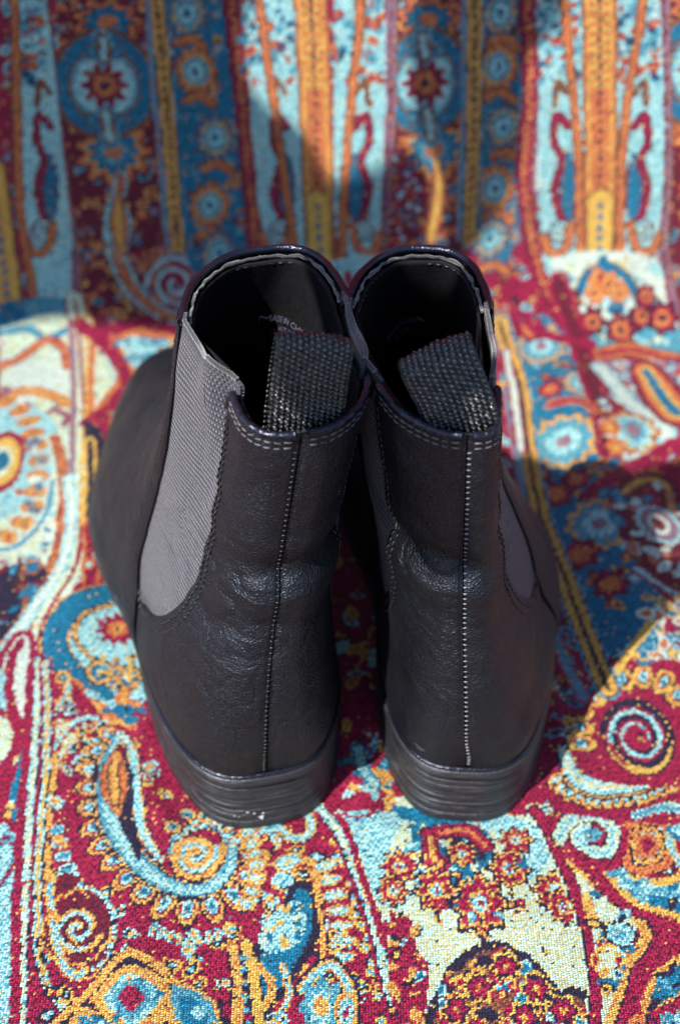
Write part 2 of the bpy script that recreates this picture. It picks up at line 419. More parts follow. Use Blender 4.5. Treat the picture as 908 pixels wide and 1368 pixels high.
MOTIFS = [
 ('specks', [(-163.7, 468.2),(160.6, 460.2),(176.6, 297.7),(-179.5, 304.3)], 1500, ['OT','GK','CT','DK','R','SK'], 3.0, 1.7),
 ('poly', [(-134.3, 475.7),(-90.1, 475.4),(-96.0, 298.7),(-142.3, 298.4)], 'D', None),
 ('specks', [(-134.3, 475.7),(-90.1, 475.4),(-96.0, 298.7),(-142.3, 298.4)], 260, ['OK','GR','SK','RO','TO','O'], 3.0, 1.7),
 ('flower', (-112.2, 458.3), 14, 9, 9, [(1.2, 'D'),(1.05, 'O'),(0.8, 'K'),(0.7, 'T'),(0.35, 'O')], {}),
 ('flower', (-114.8, 394.4), 15, 14, 11, [(1.25, 'D'),(1.1, 'O'),(0.9, 'G'),(0.78, 'T'),(0.5, 'S'),(0.3, 'O')], {}),
 ('oval', (-116.3, 427.9), 26.400000000000002, 27.500000000000004, 0, [(1, 'B')]),
 ('oval', (-116.3, 427.9), 24, 25, 0, [(1, 'T'),(0.74, 'B'),(0.68, 'S'),(0.6, 'C')]),
 ('line', [(-115.8, 450.3),(-115.1, 441.6)], [(5, 'S'),(3.2, 'B'),(1.6, 'C')], {}),
 ('line', [(-116.8, 413.7),(-115.8, 400.6)], [(5, 'S'),(3.2, 'B'),(1.6, 'C')], {}),
 ('oval', (-121.0, 444.0), 3.6, 3.6, 0, [(1, 'B'),(0.8, 'T'),(0.35, 'S')]),
 ('oval', (-108.8, 443.6), 3.6, 3.6, 0, [(1, 'B'),(0.8, 'T'),(0.35, 'S')]),
 ('oval', (-123.6, 411.0), 3.6, 3.6, 0, [(1, 'B'),(0.8, 'T'),(0.35, 'S')]),
 ('oval', (-109.7, 410.4), 3.6, 3.6, 0, [(1, 'B'),(0.8, 'T'),(0.35, 'S')]),
 ('flower', (-116.3, 427.9), 8.6, 8.6, 10, [(1.15, 'R'),(0.85, 'D'),(0.62, 'O'),(0.25, 'K')], {'wav': 0.2}),
 ('poly', [(22.1, 475.7),(59.3, 474.9),(68.1, 339.6),(29.9, 340.1)], 'D', None),
 ('specks', [(22.1, 475.7),(59.3, 474.9),(68.1, 339.6),(29.9, 340.1)], 260, ['OK','GR','SK','RO','TO','O'], 3.0, 1.7),
 ('flower', (42.6, 459.5), 14, 9, 9, [(1.2, 'D'),(1.05, 'O'),(0.8, 'K'),(0.7, 'T'),(0.35, 'O')], {}),
 ('flower', (47.6, 396.4), 15, 14, 11, [(1.25, 'D'),(1.1, 'O'),(0.9, 'G'),(0.78, 'T'),(0.5, 'S'),(0.3, 'O')], {}),
 ('oval', (42.1, 429.3), 23.1, 27.500000000000004, 0, [(1, 'B')]),
 ('oval', (42.1, 429.3), 21, 25, 0, [(1, 'T'),(0.74, 'B'),(0.68, 'S'),(0.6, 'C')]),
 ('line', [(40.0, 451.5),(41.7, 443.0)], [(5, 'S'),(3.2, 'B'),(1.6, 'C')], {}),
 ('line', [(43.3, 415.3),(45.9, 402.5)], [(5, 'S'),(3.2, 'B'),(1.6, 'C')], {}),
 ('oval', (35.4, 445.2), 3.6, 3.6, 0, [(1, 'B'),(0.8, 'T'),(0.35, 'S')]),
 ('oval', (47.9, 444.9), 3.6, 3.6, 0, [(1, 'B'),(0.8, 'T'),(0.35, 'S')]),
 ('oval', (36.6, 412.4), 3.6, 3.6, 0, [(1, 'B'),(0.8, 'T'),(0.35, 'S')]),
 ('oval', (50.9, 412.0), 3.6, 3.6, 0, [(1, 'B'),(0.8, 'T'),(0.35, 'S')]),
 ('flower', (42.1, 429.3), 8.6, 8.6, 10, [(1.15, 'R'),(0.85, 'D'),(0.62, 'O'),(0.25, 'K')], {'wav': 0.2}),
 ('poly', [(152.4, 466.8),(186.9, 468.2),(212.3, 294.7),(173.3, 293.5)], 'D', None),
 ('specks', [(152.4, 466.8),(186.9, 468.2),(212.3, 294.7),(173.3, 293.5)], 260, ['OK','GR','SK','RO','TO','O'], 3.0, 1.7),
 ('flower', (172.3, 457.5), 14, 9, 9, [(1.2, 'D'),(1.05, 'O'),(0.8, 'K'),(0.7, 'T'),(0.35, 'O')], {}),
 ('flower', (181.9, 397.6), 15, 14, 11, [(1.25, 'D'),(1.1, 'O'),(0.9, 'G'),(0.78, 'T'),(0.5, 'S'),(0.3, 'O')], {}),
 ('oval', (174.2, 428.5), 24.200000000000003, 28.6, 0, [(1, 'B')]),
 ('oval', (174.2, 428.5), 22, 26, 0, [(1, 'T'),(0.74, 'B'),(0.68, 'S'),(0.6, 'C')]),
 ('line', [(170.4, 449.7),(172.7, 441.6)], [(5, 'S'),(3.2, 'B'),(1.6, 'C')], {}),
 ('line', [(176.4, 415.3),(179.8, 403.3)], [(5, 'S'),(3.2, 'B'),(1.6, 'C')], {}),
 ('oval', (166.9, 443.2), 3.6, 3.6, 0, [(1, 'B'),(0.8, 'T'),(0.35, 'S')]),
 ('oval', (178.0, 444.1), 3.6, 3.6, 0, [(1, 'B'),(0.8, 'T'),(0.35, 'S')]),
 ('oval', (170.7, 411.8), 3.6, 3.6, 0, [(1, 'B'),(0.8, 'T'),(0.35, 'S')]),
 ('oval', (183.6, 412.8), 3.6, 3.6, 0, [(1, 'B'),(0.8, 'T'),(0.35, 'S')]),
 ('flower', (174.2, 428.5), 8.6, 8.6, 10, [(1.15, 'R'),(0.85, 'D'),(0.62, 'O'),(0.25, 'K')], {'wav': 0.2}),
 ('petals', [(-116.4, 382.2),(-123.6, 361.2),(-124.2, 331.9),(-113.9, 309.0),(-92.2, 303.2)], -5, 12, 3.6, 2.2, [(1, 'G'),(0.7, 'K'),(0.5, 'T')], {'side': -1}),
 ('line', [(-111.6, 380.9),(-117.1, 361.0),(-116.2, 338.3),(-106.1, 317.3),(-86.5, 305.6),(-71.0, 316.5),(-69.8, 331.9),(-80.6, 339.5),(-94.3, 335.1),(-98.3, 323.7),(-89.4, 315.9),(-81.7, 322.2)], [(5.6, 'B'),(4.6, 'C'),(3.2, 'D'),(2.2, 'O')], {'taper': [0.7, 1, 1.1, 1, 0.8, 0.7, 0.6, 0.5, 0.5, 0.45, 0.4]}),
 ('line', [(-113.3, 371.8),(-114.9, 361.0),(-114.3, 338.3)], [(6.4, 'C'),(5, 'K'),(4, 'O'),(2, 'G')], {'taper': [0.4, 1, 0.9, 0.3]}),
 ('spiral', (-86.7, 324.0), 2, 15, 2.2, [(1.8, 'R'),(1.0, 'C')], {'a0_': 2}),
 ('petals', [(-100.1, 336.0),(-90.0, 345.8),(-75.8, 343.3),(-65.1, 330.0)], 0, 8, 3.4, 2.2, [(1, 'R'),(0.8, 'O'),(0.4, 'T')], {'side': 1}),
 ('line', [(48.6, 390.6),(50.3, 372.4),(47.2, 349.1)], [(5, 'B'),(3.4, 'O'),(1.8, 'Y')], {'taper': [0.4, 1, 0.7]}),
 ('specks', [(23.1, 394.2),(40.2, 390.7),(41.5, 344.6),(24.0, 344.0)], 60, ['RT','RC','RO'], 3.2, 2.2),
 ('poly', [(-81.0, 475.1),(-52.7, 474.2),(-48.5, 337.2),(-80.7, 337.6)], 'T', None),
 ('specks', [(-81.0, 475.1),(-52.7, 474.2),(-48.5, 337.2),(-80.7, 337.6)], 70, ['TS','SO','OB','GB','BK'], 3, 1.8),
 ('flower', (-74.1, 461.5), 9.2, 11, 12, [(1.1, 'B'),(1, 'T'),(0.78, 'G'),(0.66, 'S'),(0.42, 'C'),(0.2, 'T')], {'wav': 0.12}),
 ('line', [(-80.0, 447.4),(-72.6, 449.3),(-67.0, 445.3)], [(2.6, 'B'),(1.6, 'O')], {}),
 ('flower', (-71.3, 433.8), 9.2, 11, 12, [(1.1, 'B'),(1, 'O'),(0.78, 'G'),(0.66, 'S'),(0.42, 'C'),(0.2, 'T')], {'wav': 0.12}),
 ('line', [(-77.1, 419.4),(-69.7, 421.2),(-64.0, 416.9)], [(2.6, 'B'),(1.6, 'O')], {}),
 ('flower', (-63.6, 399.9), 9.2, 11, 12, [(1.1, 'B'),(1, 'T'),(0.78, 'G'),(0.66, 'S'),(0.42, 'C'),(0.2, 'T')], {'wav': 0.12}),
 ('line', [(-69.6, 384.7),(-61.9, 386.8),(-55.9, 382.2)], [(2.6, 'B'),(1.6, 'O')], {}),
 ('flower', (-67.9, 364.7), 9.2, 11, 12, [(1.1, 'B'),(1, 'O'),(0.78, 'G'),(0.66, 'S'),(0.42, 'C'),(0.2, 'T')], {'wav': 0.12}),
 ('line', [(-74.0, 349.0),(-66.1, 350.9),(-60.1, 346.5)], [(2.6, 'B'),(1.6, 'O')], {}),
 ('flower', (-64.2, 339.3), 9.2, 11, 12, [(1.1, 'B'),(1, 'T'),(0.78, 'G'),(0.66, 'S'),(0.42, 'C'),(0.2, 'T')], {'wav': 0.12}),
 ('line', [(-69.9, 324.3),(-62.0, 326.6),(-55.7, 322.7)], [(2.6, 'B'),(1.6, 'O')], {}),
 ('poly', [(68.2, 474.2),(87.4, 471.5),(92.3, 344.7),(69.4, 348.0)], 'T', None),
 ('specks', [(68.2, 474.2),(87.4, 471.5),(92.3, 344.7),(69.4, 348.0)], 70, ['TS','SO','OB','GB','BK'], 3, 1.8),
 ('flower', (77.3, 459.9), 9.2, 11, 12, [(1.1, 'B'),(1, 'T'),(0.78, 'G'),(0.66, 'S'),(0.42, 'C'),(0.2, 'T')], {'wav': 0.12}),
 ('line', [(73.0, 446.3),(80.2, 447.6),(86.3, 443.0)], [(2.6, 'B'),(1.6, 'O')], {}),
 ('flower', (77.3, 434.4), 9.2, 11, 12, [(1.1, 'B'),(1, 'O'),(0.78, 'G'),(0.66, 'S'),(0.42, 'C'),(0.2, 'T')], {'wav': 0.12}),
 ('line', [(72.9, 420.3),(80.1, 421.9),(86.2, 417.3)], [(2.6, 'B'),(1.6, 'O')], {}),
 ('flower', (81.9, 404.5), 9.2, 11, 12, [(1.1, 'B'),(1, 'T'),(0.78, 'G'),(0.66, 'S'),(0.42, 'C'),(0.2, 'T')], {'wav': 0.12}),
 ('line', [(77.5, 389.7),(85.0, 391.1),(91.2, 386.3)], [(2.6, 'B'),(1.6, 'O')], {}),
 ('flower', (79.0, 373.6), 9.2, 11, 12, [(1.1, 'B'),(1, 'O'),(0.78, 'G'),(0.66, 'S'),(0.42, 'C'),(0.2, 'T')], {'wav': 0.12}),
 ('line', [(74.3, 358.7),(82.0, 360.2),(88.5, 354.8)], [(2.6, 'B'),(1.6, 'O')], {}),
 ('flower', (78.4, 346.9), 9.2, 11, 12, [(1.1, 'B'),(1, 'T'),(0.78, 'G'),(0.66, 'S'),(0.42, 'C'),(0.2, 'T')], {'wav': 0.12}),
 ('line', [(73.4, 330.9),(81.4, 332.7),(87.9, 327.8)], [(2.6, 'B'),(1.6, 'O')], {}),
 ('line', [(-88.0, 475.4),(-87.0, 425.5),(-85.1, 343.6)], [(4.6, 'S'),(3.8, 'K'),(3.2, 'G'),(1.2, 'B')], {}),
 ('chain', [(-88.0, 475.4),(-87.0, 425.5),(-85.1, 343.6)], 5, [(1, 'K'),(0.7, 'Y')], 1.3, 1.5),
 ('line', [(-93.0, 475.5),(-92.2, 425.6),(-90.5, 343.8)], [(1.6, 'L'),(0.8, 'S')], {}),
 ('line', [(64.3, 474.6),(66.9, 413.5),(67.1, 348.3)], [(4.6, 'S'),(3.8, 'K'),(3.2, 'G'),(1.2, 'B')], {}),
 ('chain', [(64.3, 474.6),(66.9, 413.5),(67.1, 348.3)], 5, [(1, 'K'),(0.7, 'Y')], 1.3, 1.5),
 ('line', [(59.3, 474.9),(61.7, 414.1),(61.6, 348.7)], [(1.6, 'L'),(0.8, 'S')], {}),
 ('line', [(-53.4, 474.2),(-48.7, 412.8),(-44.5, 337.2)], [(4.4, 'D'),(3.2, 'R'),(1.4, 'O')], {}),
 ('chain', [(-53.4, 474.2),(-48.7, 412.8),(-44.5, 337.2)], 4, [(1, 'D')], 0.9, 1.0),
 ('line', [(-47.3, 474.2),(-42.3, 412.8),(-37.8, 337.2)], [(2.4, 'L'),(0.9, 'W')], {}),
 ('line', [(89.6, 471.2),(93.9, 422.1),(94.3, 372.6),(104.0, 331.9),(121.1, 288.7),(126.6, 229.6)], [(4.4, 'D'),(3.2, 'R'),(1.4, 'O')], {}),
 ('chain', [(89.6, 471.2),(93.9, 422.1),(94.3, 372.6),(104.0, 331.9),(121.1, 288.7),(126.6, 229.6)], 4, [(1, 'D')], 0.9, 1.0),
 ('line', [(95.7, 470.5),(100.2, 421.2),(100.8, 371.7)], [(2.4, 'L'),(0.9, 'W')], {}),
 ('line', [(-144.3, 475.6),(-144.1, 422.5),(-142.5, 356.9),(-139.1, 298.4)], [(5, 'B'),(4.2, 'L'),(2.4, 'D'),(1.1, 'L')], {}),
 ('line', [(22.8, 475.7),(23.2, 415.1),(20.1, 341.9)], [(5, 'B'),(4.2, 'L'),(2.4, 'D'),(1.1, 'L')], {}),
 ('line', [(150.3, 466.8),(160.3, 388.8),(165.4, 336.9),(173.7, 298.0)], [(5, 'B'),(4.2, 'L'),(2.4, 'D'),(1.1, 'L')], {}),
 ('poly', [(-47.6, 474.2),(-22.3, 474.6),(-18.3, 337.1),(-39.4, 337.2)], 'C', None),
 ('specks', [(-47.6, 474.2),(-22.3, 474.6),(-23.1, 428.1),(-49.3, 427.8)], 60, ['CT','TK','RO','SW','OR','S'], 2.8, 1.7),
 ('line', [(-27.7, 389.6),(-27.2, 373.8),(-28.4, 353.6)], [(4.4, 'D'),(3.4, 'T')], {'taper': [0.5, 1, 1, 0.6]}),
 ('line', [(-26.6, 405.2),(-32.5, 411.0),(-33.6, 397.4),(-30.0, 387.6),(-34.2, 373.8),(-32.9, 361.8),(-29.9, 355.3)], [(2.2, 'D'),(1.1, 'R')], {}),
 ('oval', (-31.6, 350.5), 6, 6.5, 0, [(1, 'D'),(0.8, 'C'),(0.45, 'B'),(0.28, 'C')]),
 ('line', [(-26.0, 353.5),(-28.6, 342.5),(-36.6, 339.7),(-41.1, 348.0)], [(2.6, 'B'),(1.5, 'O')], {}),
 ('line', [(-27.0, 422.5),(-31.3, 428.0),(-33.1, 416.7)], [(1.6, 'B')], {}),
 ('poly', [(-3.2, 475.0),(20.7, 475.7),(18.9, 337.8),(-0.8, 337.3)], 'C', None),
 ('specks', [(-3.2, 475.0),(20.7, 475.7),(21.4, 429.9),(-3.4, 428.4)], 60, ['CT','TK','RO','SW','OR','S'], 2.8, 1.7),
 ('line', [(8.4, 391.5),(7.7, 375.6),(8.6, 355.4)], [(4.4, 'D'),(3.4, 'T')], {'taper': [0.5, 1, 1, 0.6]}),
 ('line', [(7.5, 406.7),(13.5, 412.8),(14.4, 399.6),(10.7, 389.7),(14.6, 376.2),(13.2, 364.0),(10.2, 357.2)], [(2.2, 'D'),(1.1, 'R')], {}),
 ('oval', (11.8, 352.4), 6, 6.5, 0, [(1, 'D'),(0.8, 'C'),(0.45, 'B'),(0.28, 'C')]),
 ('line', [(6.3, 355.1),(8.7, 343.4),(16.6, 340.6),(21.2, 350.2)], [(2.6, 'B'),(1.5, 'O')], {}),
 ('line', [(8.2, 423.6),(12.6, 429.5),(14.2, 418.4)], [(1.6, 'B')], {}),
 ('poly', [(95.3, 470.5),(114.4, 469.2),(127.3, 331.6),(106.3, 333.5)], 'C', None),
 ('specks', [(95.3, 470.5),(114.4, 469.2),(118.7, 422.6),(98.1, 425.1)], 60, ['CT','TK','RO','SW','OR','S'], 2.8, 1.7),
 ('line', [(114.3, 385.8),(116.6, 369.6),(117.5, 349.4)], [(4.4, 'D'),(3.4, 'T')], {'taper': [0.5, 1, 1, 0.6]}),
 ('line', [(113.9, 401.0),(107.5, 407.3),(107.8, 394.1),(112.3, 384.0),(109.7, 370.5),(112.2, 358.1),(115.8, 351.2)], [(2.2, 'D'),(1.1, 'R')], {}),
 ('oval', (114.6, 346.5), 6, 6.5, 0, [(1, 'D'),(0.8, 'C'),(0.45, 'B'),(0.28, 'C')]),
 ('line', [(119.8, 349.2),(118.4, 337.6),(110.8, 335.6),(105.5, 344.8)], [(2.6, 'B'),(1.5, 'O')], {}),
 ('line', [(111.8, 417.8),(107.0, 424.0),(106.3, 413.0)], [(1.6, 'B')], {}),
 ('poly', [(130.2, 467.9),(149.7, 466.8),(165.3, 331.1),(143.7, 331.3)], 'C', None),
 ('specks', [(130.2, 467.9),(149.7, 466.8),(154.8, 421.4),(135.2, 421.5)], 60, ['CT','TK','RO','SW','OR','S'], 2.8, 1.7),
 ('line', [(148.1, 384.2),(149.1, 368.5),(151.8, 348.9)], [(4.4, 'D'),(3.4, 'T')], {'taper': [0.5, 1, 1, 0.6]}),
 ('line', [(145.9, 399.2),(151.0, 404.9),(152.9, 392.0),(150.5, 382.3),(155.7, 368.8),(155.5, 356.8),(153.2, 350.5)], [(2.2, 'D'),(1.1, 'R')], {}),
 ('oval', (155.2, 345.7), 6, 6.5, 0, [(1, 'D'),(0.8, 'C'),(0.45, 'B'),(0.28, 'C')]),
 ('line', [(149.6, 348.9),(153.0, 337.0),(161.1, 333.8),(164.7, 343.0)], [(2.6, 'B'),(1.5, 'O')], {}),
 ('line', [(145.0, 415.7),(148.6, 421.2),(151.1, 410.3)], [(1.6, 'B')], {}),
 ('poly', [(-158.3, 475.2),(-141.4, 475.7),(-142.7, 307.1),(-164.2, 307.5)], 'C', None),
 ('specks', [(-158.3, 475.2),(-141.4, 475.7),(-146.4, 429.8),(-163.8, 429.3)], 60, ['CT','TK','RO','SW','OR','S'], 2.8, 1.7),
 ('line', [(-147.0, 392.7),(-148.1, 376.9),(-151.2, 356.6)], [(4.4, 'D'),(3.4, 'T')], {'taper': [0.5, 1, 1, 0.6]}),
 ('line', [(-144.8, 407.8),(-150.4, 413.1),(-152.5, 400.1),(-149.6, 390.7),(-155.2, 376.7),(-155.0, 364.6),(-152.6, 358.2)], [(2.2, 'D'),(1.1, 'R')], {}),
 ('oval', (-154.7, 353.3), 6, 6.5, 0, [(1, 'D'),(0.8, 'C'),(0.45, 'B'),(0.28, 'C')]),
 ('line', [(-148.8, 356.7),(-152.4, 344.2),(-160.6, 340.7),(-164.7, 349.9)], [(2.6, 'B'),(1.5, 'O')], {}),
 ('line', [(-143.9, 424.4),(-147.9, 429.7),(-150.6, 418.6)], [(1.6, 'B')], {}),
 ('line', [(-39.4, 470.9),(-34.3, 428.0),(-29.3, 385.7),(-23.9, 337.1)], [(2.6, 'B'),(1.4, 'O')], {}),
 ('line', [(10.7, 472.2),(6.7, 429.1),(3.1, 387.1),(0.8, 337.3)], [(2.6, 'B'),(1.4, 'O')], {}),
 ('line', [(105.9, 466.3),(114.6, 419.4),(120.7, 381.3),(125.8, 331.7)], [(2.4, 'B'),(1.4, 'O')], {}),
 ('line', [(143.8, 463.6),(142.0, 417.5),(142.0, 380.3),(145.9, 331.4)], [(2.4, 'B'),(1.4, 'O')], {}),
 ('line', [(-155.8, 471.9),(-160.9, 414.7),(-165.6, 356.0),(-161.7, 315.7)], [(2.6, 'B'),(1.4, 'O')], {}),
 ('line', [(-14.4, 474.7),(-12.7, 424.3),(-11.6, 381.9),(-10.4, 331.8)], [(8.4, 'B'),(7.4, 'O'),(6.2, 'G'),(4.6, 'O'),(3.4, 'O')], {}),
 ('chain', [(-14.4, 474.7),(-12.7, 424.3)], 4.6, [(1, 'Y'),(0.6, 'G')], 4.6, 1.5),
 ('chain', [(-14.4, 474.7),(-12.7, 424.3),(-11.6, 381.9),(-10.4, 331.8)], 4.6, [(1, 'K')], 1.0, 1.5),
 ('line', [(-11.7, 365.7),(-10.4, 331.8)], [(7, 'B'),(6, 'Y')], {}),
 ('chain', [(-11.7, 365.7),(-10.4, 331.8)], 5.5, [(1, 'T')], 1.6, 1.6),
 ('line', [(122.5, 468.6),(128.0, 418.2),(131.8, 376.5),(135.5, 331.4)], [(8.4, 'B'),(7.4, 'O'),(6.2, 'G'),(4.6, 'O'),(3.4, 'O')], {}),
 ('chain', [(122.5, 468.6),(128.0, 418.2)], 4.6, [(1, 'Y'),(0.6, 'G')], 4.6, 1.5),
 ('chain', [(122.5, 468.6),(128.0, 418.2),(131.8, 376.5),(135.5, 331.4)], 4.6, [(1, 'K')], 1.0, 1.5),
 ('line', [(133.5, 360.5),(135.5, 331.4)], [(7, 'B'),(6, 'Y')], {}),
 ('chain', [(133.5, 360.5),(135.5, 331.4)], 5.5, [(1, 'T')], 1.6, 1.6),
 ('line', [(-178.6, 382.7),(-179.0, 342.9),(-175.0, 308.3)], [(9, 'B'),(7, 'Y'),(4, 'G')], {}),
 ('chain', [(-178.6, 382.7),(-179.0, 342.9),(-175.0, 308.3)], 5.5, [(1, 'T')], 1.7, 1.9),
 ('poly', [(110.6, 333.1),(135.3, 335.0),(164.1, 331.1),(170.6, 310.6),(176.2, 293.1),(176.9, 275.0),(150.0, 285.3),(119.6, 275.2),(115.6, 304.9)], 'W', None),
 ('poly', [(123.6, 295.9),(176.2, 293.1),(176.9, 275.0),(150.0, 285.3),(122.8, 279.3)], 'S', None),
 ('specks', [(112.6, 331.1),(166.2, 329.3),(172.4, 284.0),(120.8, 286.1)], 46, ['C','P','SC','C'], 4, 2),
 ('line', [(125.4, 315.2),(130.3, 324.1),(140.3, 326.6),(149.2, 322.0),(154.6, 313.8)], [(3.2, 'Y'),(2.4, 'T')], {}),
 ('flower', (136.0, 321.7), 5, 6, 6, [(1, 'O'),(0.5, 'G'),(0.25, 'R')], {}),
 ('flower', (134.2, 314.6), 5, 6, 6, [(1, 'O'),(0.5, 'G'),(0.25, 'R')], {}),
 ('flower', (145.7, 314.0), 5, 6, 6, [(1, 'O'),(0.5, 'G'),(0.25, 'R')], {}),
 ('flower', (140.6, 318.6), 5, 6, 6, [(1, 'O'),(0.5, 'G'),(0.25, 'R')], {}),
 ('flower', (137.9, 328.8), 3, 4, 5, [(1, 'T')], {}),
 ('oval', (144.5, 306.3), 5, 3.4, 0, [(1, 'T')]),
 ('flower', (121.4, 310.9), 5.2, 5.9799999999999995, 7, [(1.15, 'K'),(1.0, 'D'),(0.78, 'R'),(0.6, 'O'),(0.25, 'K')], {}),
 ('flower', (131.7, 300.0), 6, 6.8999999999999995, 7, [(1.15, 'K'),(1.0, 'D'),(0.78, 'R'),(0.6, 'O'),(0.25, 'K')], {}),
 ('flower', (146.6, 294.9), 7.2, 8.28, 7, [(1.15, 'K'),(1.0, 'D'),(0.78, 'R'),(0.6, 'O'),(0.25, 'K')], {}),
 ('flower', (157.9, 301.6), 5.6, 6.4399999999999995, 7, [(1.15, 'K'),(1.0, 'D'),(0.78, 'R'),(0.6, 'O'),(0.25, 'K')], {}),
 ('flower', (160.0, 312.3), 5, 5.75, 7, [(1.15, 'K'),(1.0, 'D'),(0.78, 'R'),(0.6, 'O'),(0.25, 'K')], {}),
 ('flower', (168.3, 300.6), 7, 8.049999999999999, 7, [(1.15, 'K'),(1.0, 'D'),(0.78, 'R'),(0.6, 'O'),(0.25, 'K')], {}),
 ('flower', (121.9, 293.2), 5.2, 5.9799999999999995, 7, [(1.15, 'K'),(1.0, 'D'),(0.78, 'R'),(0.6, 'O'),(0.25, 'K')], {}),
 ('line', [(115.5, 272.3),(133.7, 278.8),(149.8, 283.4),(164.2, 277.1),(176.3, 271.0)], [(5, 'B'),(3.8, 'O'),(1.6, 'R')], {}),
 ('poly', [(-180.5, 315.0),(-139.7, 315.4),(-139.4, 302.8),(-179.0, 299.6)], 'T', None),
 ('poly', [(-167.8, 314.0),(-145.7, 315.5),(-144.2, 305.0),(-163.3, 305.4)], 'S', None),
 ('poly', [(-5.6, 335.4),(18.2, 337.8),(18.2, 303.6),(-5.6, 305.5)], 'C', None),
 ('specks', [(-5.6, 335.4),(18.2, 337.8),(18.2, 303.6),(-5.6, 305.5)], 12, ['T','S','R'], 3, 2),
 ('poly', [(-179.1, 300.6),(-139.4, 303.6),(-127.7, 230.0),(-119.0, 155.1),(-127.9, 111.4),(-142.1, 79.2)], 'P', None),
 ('specks', [(-179.1, 300.6),(-139.4, 303.6),(-127.7, 230.0),(-120.4, 155.3),(-131.3, 111.9),(-143.5, 87.4)], 150, ['W','C','SO','CT','O','WL','W'], 3.2, 2),
 ('poly', [(-169.7, 265.1),(-160.4, 279.0),(-142.1, 272.1),(-137.7, 254.1),(-152.5, 251.6),(-166.1, 254.2)], 'W', None),
 ('line', [(-178.7, 297.2),(-162.8, 298.8),(-153.6, 293.0),(-141.1, 298.4)], [(2.2, 'T'),(1.2, 'S')], {}),
 ('line', [(-174.4, 270.7),(-165.0, 278.7),(-154.3, 291.6),(-144.0, 286.6),(-140.1, 272.0)], [(2.8, 'R'),(1.8, 'O')], {}),
 ('line', [(-171.1, 249.8),(-156.5, 253.3),(-144.7, 249.7),(-135.4, 242.5)], [(3.2, 'O'),(1.2, 'G')], {}),
 ('line', [(-145.7, 231.1),(-143.0, 238.2),(-134.1, 233.1),(-135.6, 226.0)], [(1.8, 'L'),(0.8, 'R')], {}),
 ('line', [(-173.2, 251.4),(-162.0, 240.1),(-158.7, 238.3)], [(1.6, 'R')], {}),
 ('flower', (-168.6, 253.0), 3.4, 3.4, 6, [(1, 'L'),(0.4, 'R')], {}),
 ('flower', (-154.5, 240.0), 3.4, 3.4, 6, [(1, 'L'),(0.4, 'R')], {}),
 ('flower', (-162.9, 202.4), 28, 42, 1, [(1, 'C')], {'wav': 0}),
 ('petals', [(-170.9, 248.7),(-153.8, 231.2),(-143.5, 197.9),(-143.3, 163.4),(-153.6, 146.8)], 0, 11, 6, 4, [(1, 'O'),(0.72, 'G'),(0.4, 'R'),(0.2, 'Y')], {'side': 1}),
 ('specks', [(-160.5, 231.3),(-143.8, 219.3),(-136.3, 167.7),(-147.3, 149.3)], 30, ['OR','L','W','SB'], 2.6, 1.8),
 ('flower', (-161.8, 200.3), 11.5, 22, 1, [(1, 'R'),(0.78, 'Y'),(0.5, 'P'),(0.32, 'T')], {'wav': 0}),
 ('line', [(-152.8, 142.2),(-143.5, 146.9),(-135.6, 162.9),(-134.8, 187.2)], [(2.6, 'W'),(1.2, 'S')], {}),
 ('specks', [(-152.0, 137.5),(-137.0, 148.9),(-128.4, 161.7),(-124.9, 137.4),(-135.3, 116.6)], 34, ['WT','SW','RC','W'], 3.4, 2),
 ('line', [(-138.3, 216.3),(-129.7, 186.4),(-126.3, 151.9),(-128.4, 128.9),(-134.3, 109.7),(-141.1, 91.6),(-146.0, 83.3)], [(4.2, 'P'),(2.6, 'R'),(2.1, 'O')], {}),
 ('chain', [(-138.3, 216.3),(-129.7, 186.4),(-126.3, 151.9),(-128.4, 128.9),(-134.3, 109.7),(-141.1, 91.6)], 4, [(1, 'B'),(0.75, 'O')], 1.9, 2.0),
 ('poly', [(-152.5, 130.6),(-141.4, 134.2),(-134.9, 135.5),(-129.1, 124.5),(-134.7, 112.3),(-140.2, 95.7),(-145.7, 90.7)], 'K', None),
 ('specks', [(-152.5, 130.6),(-134.9, 135.5),(-129.5, 122.4),(-140.2, 95.7),(-145.7, 90.7)], 34, ['T','TS','D','B'], 3.4, 1.3),
 ('flower', (-136.6, 131.5), 5, 5, 6, [(1, 'B'),(0.8, 'O'),(0.6, 'T')], {}),
 ('line', [(-139.7, 315.4),(-134.7, 283.7),(-126.1, 229.8),(-121.1, 184.5),(-116.7, 145.4),(-117.0, 124.7),(-122.9, 109.4),(-127.0, 96.0),(-126.3, 78.8)], [(5.4, 'R'),(4.2, 'P'),(1.8, 'P'),(0.9, 'R')], {}),
 ('line', [(-132.3, 302.7),(-125.4, 253.2),(-121.4, 205.9),(-114.9, 154.8)], [(3, 'Y'),(1.6, 'P')], {}),
 ('line', [(-141.0, 302.8),(-131.5, 230.5),(-125.9, 185.5)], [(1.6, 'L')], {}),
 ('line', [(-127.4, 185.9),(-122.5, 160.4),(-122.6, 131.3),(-128.4, 114.8),(-135.7, 97.8),(-143.3, 77.2)], [(3.2, 'C'),(1.4, 'W')], {}),
 ('poly', [(-142.1, 79.2),(-137.9, 91.6),(-131.5, 91.5),(-126.6, 70.7),(-125.9, 47.8),(-129.3, 38.9),(-135.0, 55.6),(-138.4, 57.5)], 'W', [(1.5, 'R')]),
 ('poly', [(-143.3, 75.2),(-137.9, 69.1),(-133.2, 51.8),(-132.4, 39.1),(-136.4, 34.1)], 'C', None),
 ('line', [(-134.8, 88.3),(-137.1, 79.3),(-135.7, 63.2),(-130.2, 48.0),(-125.1, 38.7)], [(2.0, 'R'),(1.0, 'R')], {}),
